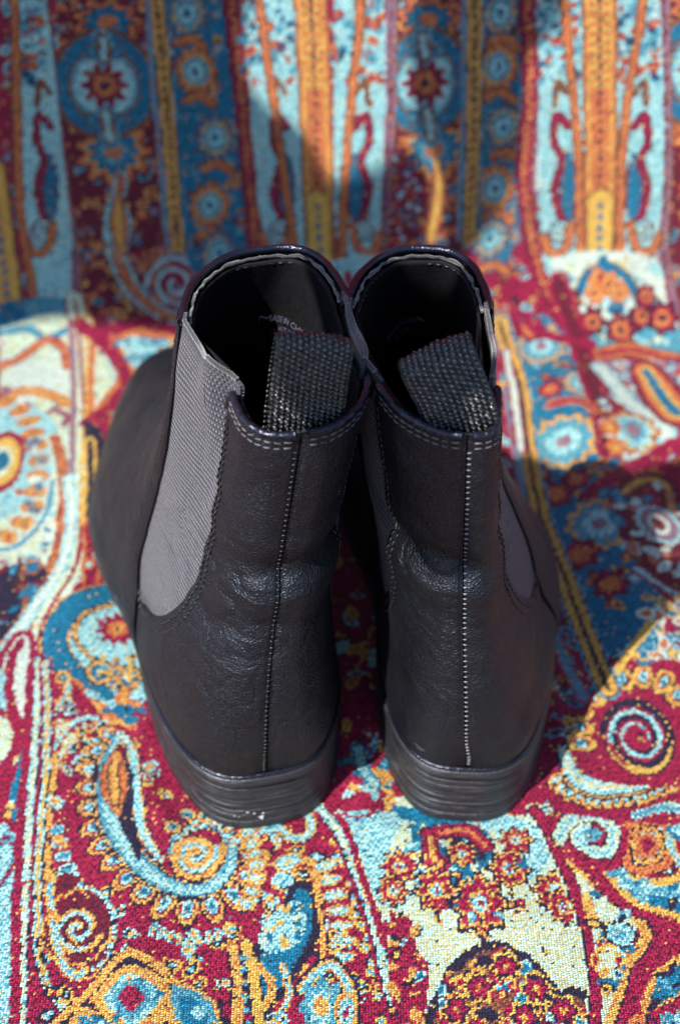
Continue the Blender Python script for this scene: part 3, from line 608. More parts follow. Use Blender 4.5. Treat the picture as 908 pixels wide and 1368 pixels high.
 ('poly', [(-130.3, 296.2),(-113.8, 302.7),(-86.2, 299.0),(-80.9, 230.9),(-112.7, 205.6),(-120.7, 217.0)], 'R', None),
 ('poly', [(-130.5, 298.4),(-118.2, 283.1),(-111.9, 261.3),(-119.0, 241.0),(-122.3, 229.3)], 'P', [(1.8, 'O')]),
 ('specks', [(-130.2, 293.9),(-118.2, 283.1),(-113.4, 258.3),(-122.4, 235.4)], 12, ['C','GT','W'], 3, 2),
 ('poly', [(-119.0, 291.3),(-105.6, 296.2),(-85.8, 291.8),(-85.0, 280.8),(-95.2, 265.2),(-104.8, 265.9)], 'C', [(2.2, 'O')]),
 ('specks', [(-119.0, 291.3),(-87.7, 291.8),(-97.2, 266.4)], 26, ['WS','TC','W','S'], 3.6, 2.4),
 ('poly', [(-113.3, 240.8),(-101.8, 255.9),(-90.3, 253.3),(-92.0, 230.5),(-107.3, 220.4)], 'C', [(2.2, 'O')]),
 ('specks', [(-113.0, 237.8),(-90.3, 253.3),(-107.3, 220.4)], 18, ['GT','S','T'], 3, 2),
 ('line', [(-137.4, 301.9),(-122.7, 288.9),(-107.9, 259.7),(-113.3, 240.8),(-124.6, 226.5)], [(3.6, 'R')], {}),
 ('poly', [(-126.1, 229.8),(-114.1, 216.7),(-113.0, 184.2),(-116.5, 173.9)], 'K', None),
 ('line', [(-120.7, 211.3),(-117.8, 194.7),(-114.1, 159.5)], [(3.2, 'Y'),(1.4, 'K')], {}),
 ('line', [(-112.9, 154.9),(-107.4, 115.0),(-100.6, 99.5)], [(4, 'O'),(2.2, 'R')], {}),
 ('specks', [(-114.0, 145.4),(-105.9, 146.7),(-86.1, 113.2),(-108.2, 110.7)], 26, ['RO','SL','OC','R'], 3, 2),
 ('specks', [(-123.1, 78.5),(-85.1, 71.8),(-77.9, 30.4),(-115.9, 29.5)], 30, ['GKC','PK','YKC'], 3.0, 1.8),
 ('poly', [(-122.5, 78.4),(-118.8, 105.3),(-105.8, 117.4),(-82.8, 113.3),(-72.7, 71.9),(-86.1, 52.5),(-105.1, 59.2)], 'C', None),
 ('line', [(-78.1, 115.5),(-93.0, 117.3),(-108.2, 110.7),(-117.4, 102.1),(-120.9, 89.6),(-115.2, 76.0),(-105.5, 67.6),(-96.6, 64.4)], [(6.6, 'G'),(5.9, 'K'),(5.4, 'T')], {'taper': [0.5, 0.8, 0.95, 1, 1, 0.9, 0.75, 0.5]}),
 ('line', [(-98.5, 108.9),(-109.7, 101.5),(-112.1, 90.1),(-105.2, 80.2),(-98.1, 77.7)], [(1.3, 'K'),(0.7, 'G')], {}),
 ('oval', (-99.3, 72.0), 6.2, 6.8, 0, [(1, 'K'),(0.86, 'G'),(0.62, 'T'),(0.3, 'P')]),
 ('line', [(-99.2, 81.6),(-98.4, 72.1)], [(1.1, 'Y')], {}),
 ('oval', (-87.4, 69.8), 6.2, 6.8, 0, [(1, 'K'),(0.86, 'G'),(0.62, 'T'),(0.3, 'P')]),
 ('line', [(-87.1, 79.4),(-86.4, 69.8)], [(1.1, 'Y')], {}),
 ('flower', (-94.5, 95.9), 6.6, 6.6, 11, [(1.2, 'R'),(0.62, 'O'),(0.3, 'G'),(0.16, 'K')], {'wav': 0.22}),
 ('specks', [(-101.4, 79.0),(-81.6, 83.9),(-79.3, 59.9),(-92.6, 56.1)], 20, ['GT','YK','S'], 2.4, 1.6),
 ('line', [(-108.8, 64.6),(-104.0, 55.5),(-98.4, 54.0),(-93.2, 47.8),(-83.9, 46.4)], [(3.4, 'O'),(1.6, 'G')], {}),
 ('specks', [(-97.8, 61.6),(-81.0, 62.1),(-78.9, 43.1),(-93.2, 48.5)], 22, ['TK','OG','T'], 3, 2),
 ('specks', [(-119.3, 74.2),(-94.7, 48.5),(-98.4, 30.0),(-114.2, 29.5)], 26, ['GC','CK','PO'], 3.0, 1.5),
 ('line', [(-117.8, 68.2),(-108.3, 60.8),(-101.1, 51.9)], [(3, 'R')], {}),
 ('line', [(-113.9, 53.0),(-110.9, 62.5),(-114.4, 70.1)], [(1.6, 'G'),(0.8, 'C')], {}),
 ('oval', (-113.5, 68.2), 3.4, 3.4, 0, [(1, 'G'),(0.6, 'K'),(0.4, 'S')]),
 ('line', [(-112.9, 33.1),(-106.4, 46.0),(-97.8, 49.1)], [(2.2, 'R'),(1.2, 'C')], {}),
 ('line', [(-112.1, 39.9),(-109.2, 45.1)], [(1.8, 'G'),(1.0, 'P')], {}),
 ('line', [(-108.4, 34.6),(-105.6, 39.8)], [(1.8, 'G'),(1.0, 'P')], {}),
 ('line', [(-112.0, 26.7),(-109.2, 31.7)], [(1.8, 'G'),(1.0, 'P')], {}),
 ('poly', [(-130.4, -5.4),(-124.3, 3.2),(-117.6, -25.2),(-109.1, -82.1),(-117.2, -82.0)], 'C', None),
 ('poly', [(-125.5, 53.3),(-120.7, 29.6),(-118.3, -2.6),(-125.0, 0.1),(-127.7, 6.5),(-127.3, 26.5)], 'T', [(1.5, 'R')]),
 ('specks', [(-128.6, 19.7),(-124.6, 47.7),(-118.1, -0.1),(-125.6, 0.1)], 14, ['P','Y'], 1.4, 1.4),
 ('poly', [(-139.9, 52.0),(-133.5, 50.0),(-128.1, 38.8),(-130.6, 28.4),(-135.7, 26.4)], 'P', [(1.6, 'R')]),
 ('poly', [(-134.6, 20.1),(-129.9, 16.5),(-129.3, 1.8),(-131.3, 0.3)], 'R', None),
 ('line', [(-128.9, -9.3),(-125.1, -6.2),(-120.8, -15.8),(-125.7, -28.0)], [(2.8, 'C'),(1.6, 'S'),(0.8, 'R')], {}),
 ('line', [(-126.0, 78.7),(-122.7, 55.0),(-119.6, 26.1),(-116.5, -12.8),(-112.7, -48.5),(-107.3, -83.5)], [(3.3, 'R'),(1.9, 'K'),(1.5, 'C'),(0.7, 'P')], {}),
 ('line', [(-122.2, 76.4),(-117.3, 47.5),(-114.0, 17.8),(-112.7, -7.8),(-110.6, -28.3),(-107.4, -48.6),(-102.8, -62.8),(-94.9, -72.6)], [(3.0, 'R'),(1.7, 'K'),(1.4, 'C'),(0.6, 'Y')], {}),
 ('line', [(-111.8, 29.5),(-110.5, 2.8),(-107.6, -22.2),(-104.7, -31.3)], [(1.6, 'K'),(1.2, 'G')], {}),
 ('line', [(-128.6, 74.9),(-123.6, 33.2),(-120.1, -9.5),(-115.6, -45.6),(-109.8, -83.4)], [(1.8, 'R')], {}),
 ('specks', [(-114.7, 33.0),(-100.7, 48.2),(-35.8, 13.3),(-9.7, -0.2),(6.6, -83.5),(-99.6, -83.6),(-111.8, -0.3)], 230, ['GKC','CKG','YKC','GRC','KC','CG','KGR'], 3.4, 2.0),
 ('specks', [(67.6, 6.5),(133.3, 13.6),(116.6, -83.5),(84.8, -84.0)], 110, ['GKC','CKG','YKC','GRC','KC','CG'], 3.4, 2.0),
 ('specks', [(-4.0, 6.4),(13.0, -1.3),(26.9, -82.9),(4.0, -83.5)], 60, ['GKC','CR','YKC','KC'], 3, 1.9),
 ('poly', [(-89.1, 46.8),(-99.0, 30.0),(-99.1, 12.5),(-93.9, -7.1),(-80.1, -29.5),(-62.9, -39.6),(-49.4, -41.9),(-33.6, -34.5),(-27.1, -17.4),(-32.5, 3.2),(-58.7, 10.2),(-73.0, 11.7),(-79.9, 36.7)], 'R', None),
 ('petals', [(-88.9, 44.2),(-96.1, 30.1),(-95.7, 12.6),(-90.1, -5.6),(-79.6, -21.8),(-64.8, -33.7),(-51.2, -35.8),(-37.9, -30.1),(-32.1, -17.4),(-34.6, -1.7)], -0.2, 17, 7.6, 4.3, [(1, 'K'),(0.86, 'G'),(0.6, 'R'),(0.48, 'C'),(0.2, 'T')], {'side': -1}),
 ('petals', [(-80.0, 38.3),(-75.4, 18.6),(-72.1, 2.0)], -3.5, 6, 3.6, 2.3, [(1, 'K'),(0.84, 'G'),(0.6, 'R'),(0.45, 'C')], {'side': 1}),
 ('poly', [(-88.9, 44.2),(-81.7, 33.8),(-77.4, 15.3),(-74.8, -0.7),(-66.6, -13.4),(-68.6, -21.5),(-80.8, -10.6),(-89.5, 4.2),(-93.2, 23.1)], 'S', None),
 ('line', [(-88.3, 39.4),(-90.3, 23.2),(-88.2, 7.6),(-82.5, -7.3),(-73.6, -18.5),(-62.7, -26.6),(-51.7, -28.6),(-42.3, -23.1),(-39.5, -13.4),(-43.6, -2.5),(-51.7, 0.2),(-59.0, -4.4),(-61.9, -13.3),(-57.8, -19.4),(-51.4, -20.3),(-47.7, -15.7),(-51.6, -9.9)], [(6.0, 'K'),(5.3, 'G'),(4.6, 'K'),(4.1, 'S'),(2.4, 'C')], {'taper': [0.5, 0.9, 1, 1, 0.95, 0.9, 0.85, 0.75, 0.62, 0.55, 0.5, 0.48, 0.42, 0.4, 0.35, 0.3, 0.3]}),
 ('line', [(-88.0, 41.9),(-81.4, 30.4),(-78.0, 12.2),(-75.2, -2.3),(-69.5, -11.9),(-66.3, -16.6)], [(2.8, 'K'),(2.2, 'G'),(1.5, 'C')], {'taper': [0.6, 1, 1, 1, 1, 0.6]}),
 ('line', [(-86.5, 34.0),(-82.6, 19.7),(-81.6, 4.4),(-76.1, -10.5),(-74.4, -15.3)], [(3.2, 'K')], {'taper': [0.3, 0.8, 1, 0.8, 0.3]}),
 ('line', [(-88.1, 31.8),(-87.9, 19.8),(-84.3, 3.3)], [(5.6, 'B'),(4.8, 'O'),(2.8, 'B'),(1.6, 'G')], {'taper': [0.35, 1, 0.95, 0.25]}),
 ('oval', (-86.5, 34.0), 3, 2.2, 0, [(1, 'D')]),
 ('poly', [(-56.9, -6.0),(-47.8, -3.8),(-43.5, -12.3),(-46.6, -21.5),(-54.0, -21.9),(-59.4, -16.3)], 'R', None),
 ('spiral', (-53.5, -13.9), 1.5, 10.5, 1.9, [(1.9, 'K'),(1.3, 'G')], {'a0_': 1.0}),
 ('spiral', (-53.5, -13.9), 1.2, 8, 1.5, [(0.9, 'C')], {'a0_': 3.6}),
 ('petals', [(-60.7, -6.6),(-54.7, 1.5),(-43.7, 0.1),(-37.0, -10.1)], 0, 5, 3.2, 2.6, [(1, 'K'),(0.85, 'G'),(0.55, 'C')], {'side': 1}),
 ('oval', (-62.7, -2.8), 3.8, 3.2, 0, [(1, 'K'),(0.85, 'G'),(0.5, 'S'),(0.25, 'K')]),
 ('oval', (-57.7, 4.1), 3.8, 3.2, 0, [(1, 'K'),(0.85, 'G'),(0.5, 'S'),(0.25, 'K')]),
 ('oval', (-51.1, 3.5), 3.8, 3.2, 0, [(1, 'K'),(0.85, 'G'),(0.5, 'S'),(0.25, 'K')]),
 ('petals', [(-67.8, -44.3),(-52.9, -48.7),(-38.5, -44.8)], 0, 9, 2.6, 1.6, [(1, 'C'),(0.5, 'G')], {'side': 1}),
 ('petals', [(-107.5, -0.4),(-103.8, -13.0),(-99.8, -22.4)], 0, 4, 3.4, 2.2, [(1, 'C'),(0.6, 'S')], {'side': 1}),
 ('poly', [(-102.0, -20.8),(-91.7, -25.2),(-82.2, -35.4),(-80.5, -50.0),(-86.1, -60.5),(-95.8, -57.1),(-104.2, -42.9),(-106.2, -28.3)], 'D', None),
 ('flower', (-94.0, -42.5), 12.5, 14.5, 14, [(1.06, 'G'),(0.97, 'K'),(0.93, 'R'),(0.9, 'D')], {'wav': 0.04}),
 ('chain', [(-96.1, -25.5),(-85.3, -32.2),(-80.6, -44.3),(-83.0, -56.7),(-91.7, -60.0),(-99.7, -55.7)], 2.6, [(1, 'C')], 1.0, 1.0),
 ('spiral', (-93.9, -43.1), 1.2, 9.4, 1.8, [(1.7, 'K'),(1.15, 'G')], {'a0_': 0.8}),
 ('spiral', (-93.9, -43.1), 1.0, 8.0, 1.6, [(0.8, 'C')], {'a0_': 1.4}),
 ('line', [(-107.0, -22.2),(-103.5, -40.0),(-97.4, -57.1),(-92.6, -61.4),(-89.7, -59.6)], [(1.8, 'G'),(1.0, 'C')], {}),
 ('line', [(-108.9, -20.7),(-105.7, -23.8)], [(1.4, 'G')], {}),
 ('line', [(-106.4, -6.7),(-103.1, -9.9)], [(1.4, 'G')], {}),
 ('line', [(-105.0, -37.1),(-101.9, -40.0)], [(1.4, 'G')], {}),
 ('poly', [(-99.9, -82.2),(-88.8, -70.1),(-74.3, -53.2),(-58.2, -63.9),(-43.4, -73.2),(-38.9, -83.8)], 'K', None),
 ('line', [(-98.5, -80.9),(-86.5, -67.4),(-74.2, -53.8),(-59.6, -62.9),(-44.2, -71.9),(-41.5, -82.6)], [(2.1, 'K'),(1.6, 'G')], {}),
 ('poly', [(-84.0, -70.5),(-73.5, -60.3),(-59.7, -69.6),(-70.5, -82.4)], 'C', [(1.8, 'G')]),
 ('specks', [(-83.5, -70.5),(-73.5, -60.9),(-60.3, -69.7),(-70.6, -81.7)], 24, ['S','Y','T'], 1.8, 1.2),
 ('poly', [(-77.7, -70.2),(-72.5, -65.3),(-65.8, -70.4),(-71.1, -76.8)], 'R', [(1.2, 'S')]),
 ('poly', [(-57.5, -66.2),(-47.4, -70.6),(-43.8, -77.8),(-48.5, -84.0),(-54.2, -80.7)], 'T', [(1.4, 'S')]),
 ('line', [(-62.8, -81.7),(-58.6, -73.7)], [(1.4, 'G')], {}),
 ('line', [(-54.0, -84.1),(-58.5, -75.1)], [(1.4, 'G')], {}),
 ('poly', [(-92.0, -83.8),(-87.7, -74.3),(-76.7, -84.2)], 'S', [(1.4, 'G')]),
 ('oval', (-48.3, -75.3), 2.6, 2.6, 0, [(1, 'C')]),
 ('specks', [(-91.3, -79.7),(-83.1, -73.3),(-76.9, -82.4)], 14, ['T','C','S'], 1.6, 1.2),
 ('poly', [(-17.0, -25.0),(-9.8, -28.5),(-8.1, -41.9),(-14.2, -57.7),(-25.2, -72.8),(-32.0, -68.9),(-28.9, -51.9),(-21.3, -39.0)], 'T', [(1.5, 'K')]),
 ('poly', [(-22.7, -36.0),(-16.1, -31.5),(-11.9, -39.0),(-16.4, -50.6),(-27.0, -51.9),(-27.9, -43.3)], 'C', None),
 ('specks', [(-27.5, -37.5),(-13.3, -33.0),(-14.4, -49.2),(-26.2, -51.9)], 16, ['P','Y','T'], 2, 1.3),
 ('line', [(-38.3, -49.6),(-35.4, -63.3),(-34.4, -83.7)], [(2.4, 'K'),(1.8, 'G')], {}),
 ('line', [(-32.9, -49.6),(-29.1, -66.1),(-26.3, -83.5)], [(2.4, 'K'),(1.8, 'Y')], {}),
 ('chain', [(-35.0, -51.9),(-32.0, -68.9),(-30.4, -83.6)], 5, [(1, 'S')], 1.4, 1.2),
 ('line', [(-28.6, -57.6),(-23.1, -66.6),(-26.2, -72.9)], [(1.4, 'G')], {}),
 ('line', [(-20.0, -57.7),(-17.6, -68.8),(-22.7, -79.5)], [(1.4, 'G'),(0.7, 'C')], {}),
 ('petals', [(-32.9, -0.1),(-28.4, -13.7),(-28.0, -25.8),(-32.1, -37.5)], 3, 7, 4.2, 2.6, [(1, 'G'),(0.6, 'C'),(0.3, 'P')], {'side': -1}),
 ('line', [(-29.7, 4.9),(-21.2, 6.5),(-12.0, 3.2),(-11.8, -5.1),(-18.0, -6.7),(-22.3, -2.7)], [(2.6, 'K'),(2.0, 'G'),(1.2, 'C')], {}),
 ('oval', (-26.6, -1.8), 4.4, 2.6, 0.3, [(1, 'C'),(0.5, 'S')]),
 ('oval', (-19.1, -17.4), 6, 3.4, 0.5, [(1, 'G'),(0.8, 'C'),(0.4, 'P')]),
 ('oval', (-20.9, -24.4), 4.2, 2.4, 0.2, [(1, 'C')]),
 ('line', [(-12.2, -16.7),(-8.3, -19.4),(-8.2, -28.5)], [(1.6, 'G')], {}),
 ('petals', [(-8.1, -16.3),(-4.4, -28.5),(-1.6, -43.5),(-0.5, -57.9)], 2, 7, 5.0, 2.3, [(1, 'G'),(0.75, 'C'),(0.4, 'P')], {'side': 1}),
 ('line', [(-8.2, -31.5),(-5.8, -49.3),(-7.6, -63.4)], [(1.4, 'K'),(0.9, 'G')], {}),
 ('line', [(-12.7, -66.1),(-3.7, -57.9),(2.9, -66.3),(4.0, -83.5)], [(3.2, 'K'),(2.2, 'G'),(1.2, 'C')], {}),
 ('flower', (-6.2, -73.0), 7, 10, 8, [(1, 'S'),(0.6, 'C'),(0.35, 'G')], {}),
 ('oval', (2.1, -74.4), 4, 7, 0, [(1, 'G'),(0.7, 'C'),(0.3, 'R')]),
 ('chain', [(-3.9, -4.1),(2.2, -19.3),(7.0, -37.5),(10.0, -55.0),(13.4, -71.5),(14.7, -83.2)], 9, [(1, 'K'),(0.85, 'Y'),(0.4, 'C')], 2.3, 2.4),
 ('line', [(-10.4, 9.8),(-5.1, 3.0),(5.5, -19.0),(12.6, -44.0),(16.4, -61.9),(20.5, -83.0)], [(3.4, 'R'),(2.1, 'K'),(1.6, 'C'),(0.6, 'P')], {}),
 ('poly', [(-1.7, 4.4),(13.2, 9.1),(30.6, 12.5),(53.2, 5.6),(73.4, 2.3),(80.5, -12.5),(83.9, -31.3),(88.8, -52.4),(87.3, -84.0),(24.9, -82.9),(19.4, -57.6),(12.5, -31.5)], 'P', None),
 ('poly', [(-0.6, 3.8),(24.6, 6.4),(21.4, -4.1),(18.3, -16.3),(24.8, -31.5),(15.2, -34.5),(7.3, -13.1)], 'C', None),
 ('poly', [(30.4, 8.1),(53.2, 5.6),(69.9, 1.2),(78.8, -9.6),(67.5, -25.8),(58.2, -3.6),(41.4, -0.3)], 'C', None),
 ('line', [(-0.6, 2.2),(4.5, -10.3),(10.6, -29.7),(15.4, -49.2)], [(1.4, 'R'),(1.0, 'R')], {}),
 ('line', [(2.3, 11.9),(7.5, 14.1),(13.2, 11.2),(10.8, 3.9),(4.0, 2.5)], [(2.6, 'R'),(1.5, 'C')], {}),
 ('line', [(-4.0, 9.8),(4.6, 5.6),(18.9, 6.9)], [(2.4, 'R')], {}),
 ('line', [(14.8, 17.2),(19.0, 12.9),(17.7, 6.0)], [(1.6, 'G')], {}),
 ('poly', [(25.8, -0.3),(41.5, 0.3),(55.4, -3.6),(55.6, -17.4),(40.0, -25.9),(29.3, -17.5)], 'T', None),
 ('specks', [(24.5, 1.4),(56.9, -2.0),(54.0, -20.3),(29.1, -25.6)], 40, ['C','RG','SC','K','P'], 3, 1.8),
 ('line', [(33.2, -5.5),(46.9, -3.0),(54.2, -10.6)], [(3.6, 'K'),(2.8, 'R'),(1, 'O')], {}),
 ('line', [(34.0, -6.6),(34.3, -16.6),(37.5, -19.2)], [(3.4, 'R'),(1.2, 'G')], {}),
 ('poly', [(18.9, 7.9),(36.0, 5.7),(52.9, 2.3),(41.4, -0.3),(24.4, 1.0)], 'T', None),
 ('flower', (35.0, -28.6), 6.2, 7.4, 8, [(1.22, 'K'),(1.05, 'G'),(0.9, 'R'),(0.5, 'G'),(0.34, 'C'),(0.15, 'R')], {}),
 ('flower', (50.6, -34.5), 8.2, 10, 8, [(1.22, 'K'),(1.05, 'G'),(0.9, 'R'),(0.5, 'G'),(0.34, 'C'),(0.15, 'R')], {}),
 ('flower', (62.4, -20.0), 6.2, 6.2, 8, [(1.22, 'K'),(1.05, 'G'),(0.9, 'R'),(0.5, 'G'),(0.34, 'C'),(0.15, 'R')], {}),
 ('flower', (65.6, -8.1), 5.2, 5.2, 8, [(1.22, 'K'),(1.05, 'G'),(0.9, 'R'),(0.5, 'G'),(0.34, 'C'),(0.15, 'R')], {}),
 ('flower', (22.1, -18.8), 5.4, 5.4, 8, [(1.22, 'K'),(1.05, 'G'),(0.9, 'R'),(0.5, 'G'),(0.34, 'C'),(0.15, 'R')], {}),
 ('flower', (45.6, -13.9), 4.6, 4.6, 8, [(1.22, 'K'),(1.05, 'G'),(0.9, 'R'),(0.5, 'G'),(0.34, 'C'),(0.15, 'R')], {}),
 ('flower', (78.8, -28.4), 7, 6.4, 8, [(1.22, 'K'),(1.05, 'G'),(0.9, 'R'),(0.5, 'G'),(0.34, 'C'),(0.15, 'R')], {}),
 ('flower', (80.7, -35.1), 5, 6, 8, [(1.22, 'K'),(1.05, 'G'),(0.9, 'R'),(0.5, 'G'),(0.34, 'C'),(0.15, 'R')], {}),
 ('flower', (19.4, -28.5), 4.5, 5, 8, [(1.22, 'K'),(1.05, 'G'),(0.9, 'R'),(0.5, 'G'),(0.34, 'C'),(0.15, 'R')], {}),
 ('specks', [(18.3, -16.3),(74.0, -15.9),(65.7, -44.4),(23.1, -43.2)], 44, ['KG','T','R','YK','SC'], 2, 1.2),
 ('poly', [(17.9, -36.0),(25.3, -41.8),(27.0, -51.7),(30.9, -60.0),(26.9, -82.9),(19.3, -83.1),(17.3, -57.7)], 'R', None),
 ('specks', [(16.5, -36.0),(28.4, -43.2),(30.4, -60.0),(25.6, -82.9),(18.0, -83.1)], 44, ['KG','G','CT','R'], 2.4, 1.6),
 ('poly', [(38.3, -59.9),(46.0, -52.5),(56.6, -50.6),(67.5, -58.7),(75.0, -69.6),(81.6, -68.2),(88.5, -74.8),(87.3, -84.0),(33.2, -82.8)], 'B', [(1.7, 'K')]),
 ('specks', [(35.7, -59.9),(56.6, -51.4),(75.0, -69.6),(88.5, -74.8),(87.3, -84.0),(33.2, -82.8)], 190, ['RG','KY','YR','GK','CT','R','K'], 2.5, 1.9),
 ('flower', (58.1, -58.9), 4.2, 4.6, 6, [(1.2, 'Y'),(1, 'K'),(0.8, 'R'),(0.3, 'G')], {}),
 ('flower', (67.7, -67.4), 4.2, 4.6, 6, [(1.2, 'Y'),(1, 'K'),(0.8, 'R'),(0.3, 'G')], {}),
 ('flower', (48.3, -65.7), 4.2, 4.6, 6, [(1.2, 'Y'),(1, 'K'),(0.8, 'R'),(0.3, 'G')], {}),
 ('flower', (76.2, -74.8), 4.2, 4.6, 6, [(1.2, 'Y'),(1, 'K'),(0.8, 'R'),(0.3, 'G')], {}),
 ('flower', (62.8, -77.2), 4.2, 4.6, 6, [(1.2, 'Y'),(1, 'K'),(0.8, 'R'),(0.3, 'G')], {}),
 ('flower', (40.1, -73.5), 4.2, 4.6, 6, [(1.2, 'Y'),(1, 'K'),(0.8, 'R'),(0.3, 'G')], {}),
 ('line', [(73.7, 5.4),(79.1, -6.2),(85.5, -27.0),(89.2, -49.4),(88.5, -66.6),(85.8, -84.0)], [(3.6, 'P'),(2.8, 'K'),(2.1, 'R'),(0.9, 'R')], {}),
 ('specks', [(90.5, 72.3),(144.6, 82.1),(132.1, 6.7),(83.2, 6.0)], 60, ['GKC','YKC','CKG','GRC'], 3.4, 2.2),
 ('poly', [(96.3, -15.8),(103.3, -25.3),(122.2, -58.1),(125.4, -40.4),(114.6, -22.5),(113.3, -13.1)], 'R', None),
 ('poly', [(95.9, -19.0),(105.6, -28.4),(114.9, -38.8),(126.2, -35.9),(122.9, -53.9),(107.1, -71.6),(97.3, -85.1),(87.2, -85.3),(89.3, -61.0),(88.5, -34.3)], 'R', None),
 ('line', [(85.8, -15.7),(92.0, -28.2),(101.4, -38.8),(108.9, -42.7),(107.3, -49.7),(100.0, -57.8),(95.8, -69.1),(88.9, -84.0)], [(2.6, 'K'),(1.8, 'G')], {}),
 ('poly', [(86.2, -18.8),(94.5, -29.8),(106.2, -43.2),(98.2, -57.8),(89.4, -80.0),(90.7, -58.1),(89.0, -34.3)], 'P', None),
 ('specks', [(86.2, -18.8),(106.2, -43.2),(89.4, -80.0),(88.5, -34.3)], 60, ['KY','T','CK','G','YR'], 3.2, 1.6),
 ('oval', (99.9, -45.6), 6, 5, 0, [(1, 'K'),(0.85, 'C'),(0.4, 'S')]),
 ('poly', [(122.9, -53.9),(111.4, -60.6),(105.2, -70.2),(106.7, -74.3),(120.8, -66.2)], 'T', [(1.4, 'G')]),
 ('specks', [(122.9, -53.9),(108.4, -63.3),(106.7, -74.3),(120.8, -66.2)], 22, ['S','K','T'], 3, 1),
 ('poly', [(106.6, -74.8),(120.4, -68.9),(117.6, -84.9),(101.1, -85.1)], 'R', None),
 ('poly', [(100.0, -75.8),(105.3, -76.5),(101.9, -85.0),(95.3, -85.2)], 'O', None),
 ('specks', [(107.1, -74.8),(120.2, -70.3),(117.9, -83.5),(105.2, -83.7)], 20, ['S','KR','C'], 3, 1.4),
 ('poly', [(97.6, -18.4),(102.7, -13.5),(107.0, -21.8),(116.9, -25.5),(128.5, -22.3),(125.8, -38.0),(117.3, -37.4),(107.7, -32.9),(103.4, -28.4)], 'T', [(1.5, 'Y')]),
 ('line', [(102.3, -16.0),(105.1, -23.9),(110.6, -27.8)], [(2.2, 'C'),(1, 'S')], {}),
 ('line', [(110.1, -31.4),(116.4, -29.0),(123.0, -30.7)], [(2.2, 'C'),(1, 'S')], {}),
 ('specks', [(98.6, -19.0),(128.0, -25.3),(126.2, -35.9),(107.9, -31.4)], 26, ['S','C','T','K'], 2.6, 1.2),
 ('poly', [(109.0, -0.6),(123.0, -1.4),(121.7, -16.3),(112.8, -20.0),(106.6, -16.8)], 'P', [(2.3, 'K'),(1.7, 'O')]),
 ('poly', [(111.3, -4.0),(119.7, -4.1),(119.2, -14.5),(113.2, -17.0),(109.8, -14.3)], 'C', [(1.3, 'K'),(0.8, 'G')]),
 ('poly', [(112.6, -6.7),(117.6, -6.7),(116.9, -13.2),(111.8, -13.8)], 'R', [(1.1, 'O')]),
 ('line', [(126.6, -0.1),(123.6, -9.9),(127.6, -19.2)], [(2, 'G'),(1.2, 'C')], {}),
 ('oval', (127.6, -2.7), 4, 5, 0, [(1, 'T'),(0.5, 'C')]),
 ('poly', [(77.7, 1.5),(99.2, 7.0),(108.2, 0.1),(105.9, -16.1),(95.7, -20.5),(85.2, -15.7)], 'R', None),
 ('line', [(82.0, -6.4),(87.2, 1.9),(97.3, 3.1),(102.9, -3.7),(100.1, -12.1),(94.1, -11.3),(88.6, -5.4),(92.5, -1.5)], [(3.0, 'K'),(2.4, 'P'),(1.2, 'C')], {}),
 ('oval', (94.9, -4.8), 3.6, 3, 0, [(1, 'S')]),
 ('poly', [(82.0, 21.6),(92.5, 11.0),(113.7, 8.5),(133.9, 17.1),(130.9, -0.1),(109.7, 0.7),(93.1, 3.8),(80.4, 7.4)], 'R', None),
 ('petals', [(81.8, 19.9),(88.4, 12.8),(99.6, 9.7),(114.1, 10.9),(133.4, 18.9)], -1, 15, 4.6, 2.6, [(1, 'K'),(0.86, 'G'),(0.5, 'K'),(0.4, 'C')], {'side': -1}),
 ('line', [(88.0, 32.9),(91.0, 21.3),(100.4, 16.5),(115.3, 18.7),(136.0, 28.6)], [(5.6, 'K'),(4.8, 'G'),(4.0, 'K'),(3.4, 'C'),(1.4, 'P')], {'taper': [0.5, 1, 1, 0.9, 0.7]}),
 ('oval', (126.5, 7.4), 4.4, 3, 0, [(1, 'K'),(0.8, 'P'),(0.4, 'C')]),
 ('line', [(113.0, 3.3),(122.1, 6.7),(131.9, 6.0)], [(2, 'C'),(1, 'S')], {}),
 ('poly', [(104.2, 70.3),(120.5, 78.3),(139.1, 77.8),(144.0, 67.7),(136.0, 20.7),(118.0, 17.3),(98.0, 20.5),(92.0, 33.4),(96.1, 53.2)], 'R', None),
 ('petals', [(95.9, 32.6),(96.2, 49.4),(103.9, 62.7),(117.9, 69.2),(132.9, 66.9),(140.8, 56.9)], 0, 9, 6.4, 4.4, [(1, 'K'),(0.92, 'Y'),(0.66, 'O'),(0.5, 'K'),(0.4, 'C'),(0.2, 'T')], {'side': 1}),
 ('flower', (119.2, 40.7), 14, 18, 1, [(1.03, 'K'),(0.97, 'Y')], {'wav': 0}),
 ('spiral', (119.2, 40.7), 2, 14, 2.4, [(1.5, 'K')], {'a0_': 0.5, 'sq': 1.25}),
 ('spiral', (119.2, 40.7), 2, 12.5, 2.4, [(1.0, 'R')], {'a0_': 1.6, 'sq': 1.25}),
 ('spiral', (119.2, 40.7), 1.5, 11, 2.0, [(0.9, 'C')], {'a0_': 3.3, 'sq': 1.25}),
 ('spiral', (119.2, 40.7), 1, 5, 1.3, [(1.3, 'R')], {'a0_': 2.2, 'sq': 1.2}),
 ('line', [(96.3, 55.2),(104.2, 70.3),(117.5, 77.9),(132.8, 77.5),(144.1, 72.7)], [(4.6, 'R'),(3.4, 'R')], {}),
 ('poly', [(121.7, 92.3),(131.6, 97.5),(135.8, 88.4),(129.4, 75.7),(123.3, 76.1)], 'T', None),
 ('specks', [(111.5, 79.4),(132.0, 95.6),(147.5, 90.2),(145.7, 78.6)], 34, ['WG','TS','CT','YT'], 3.6, 2),
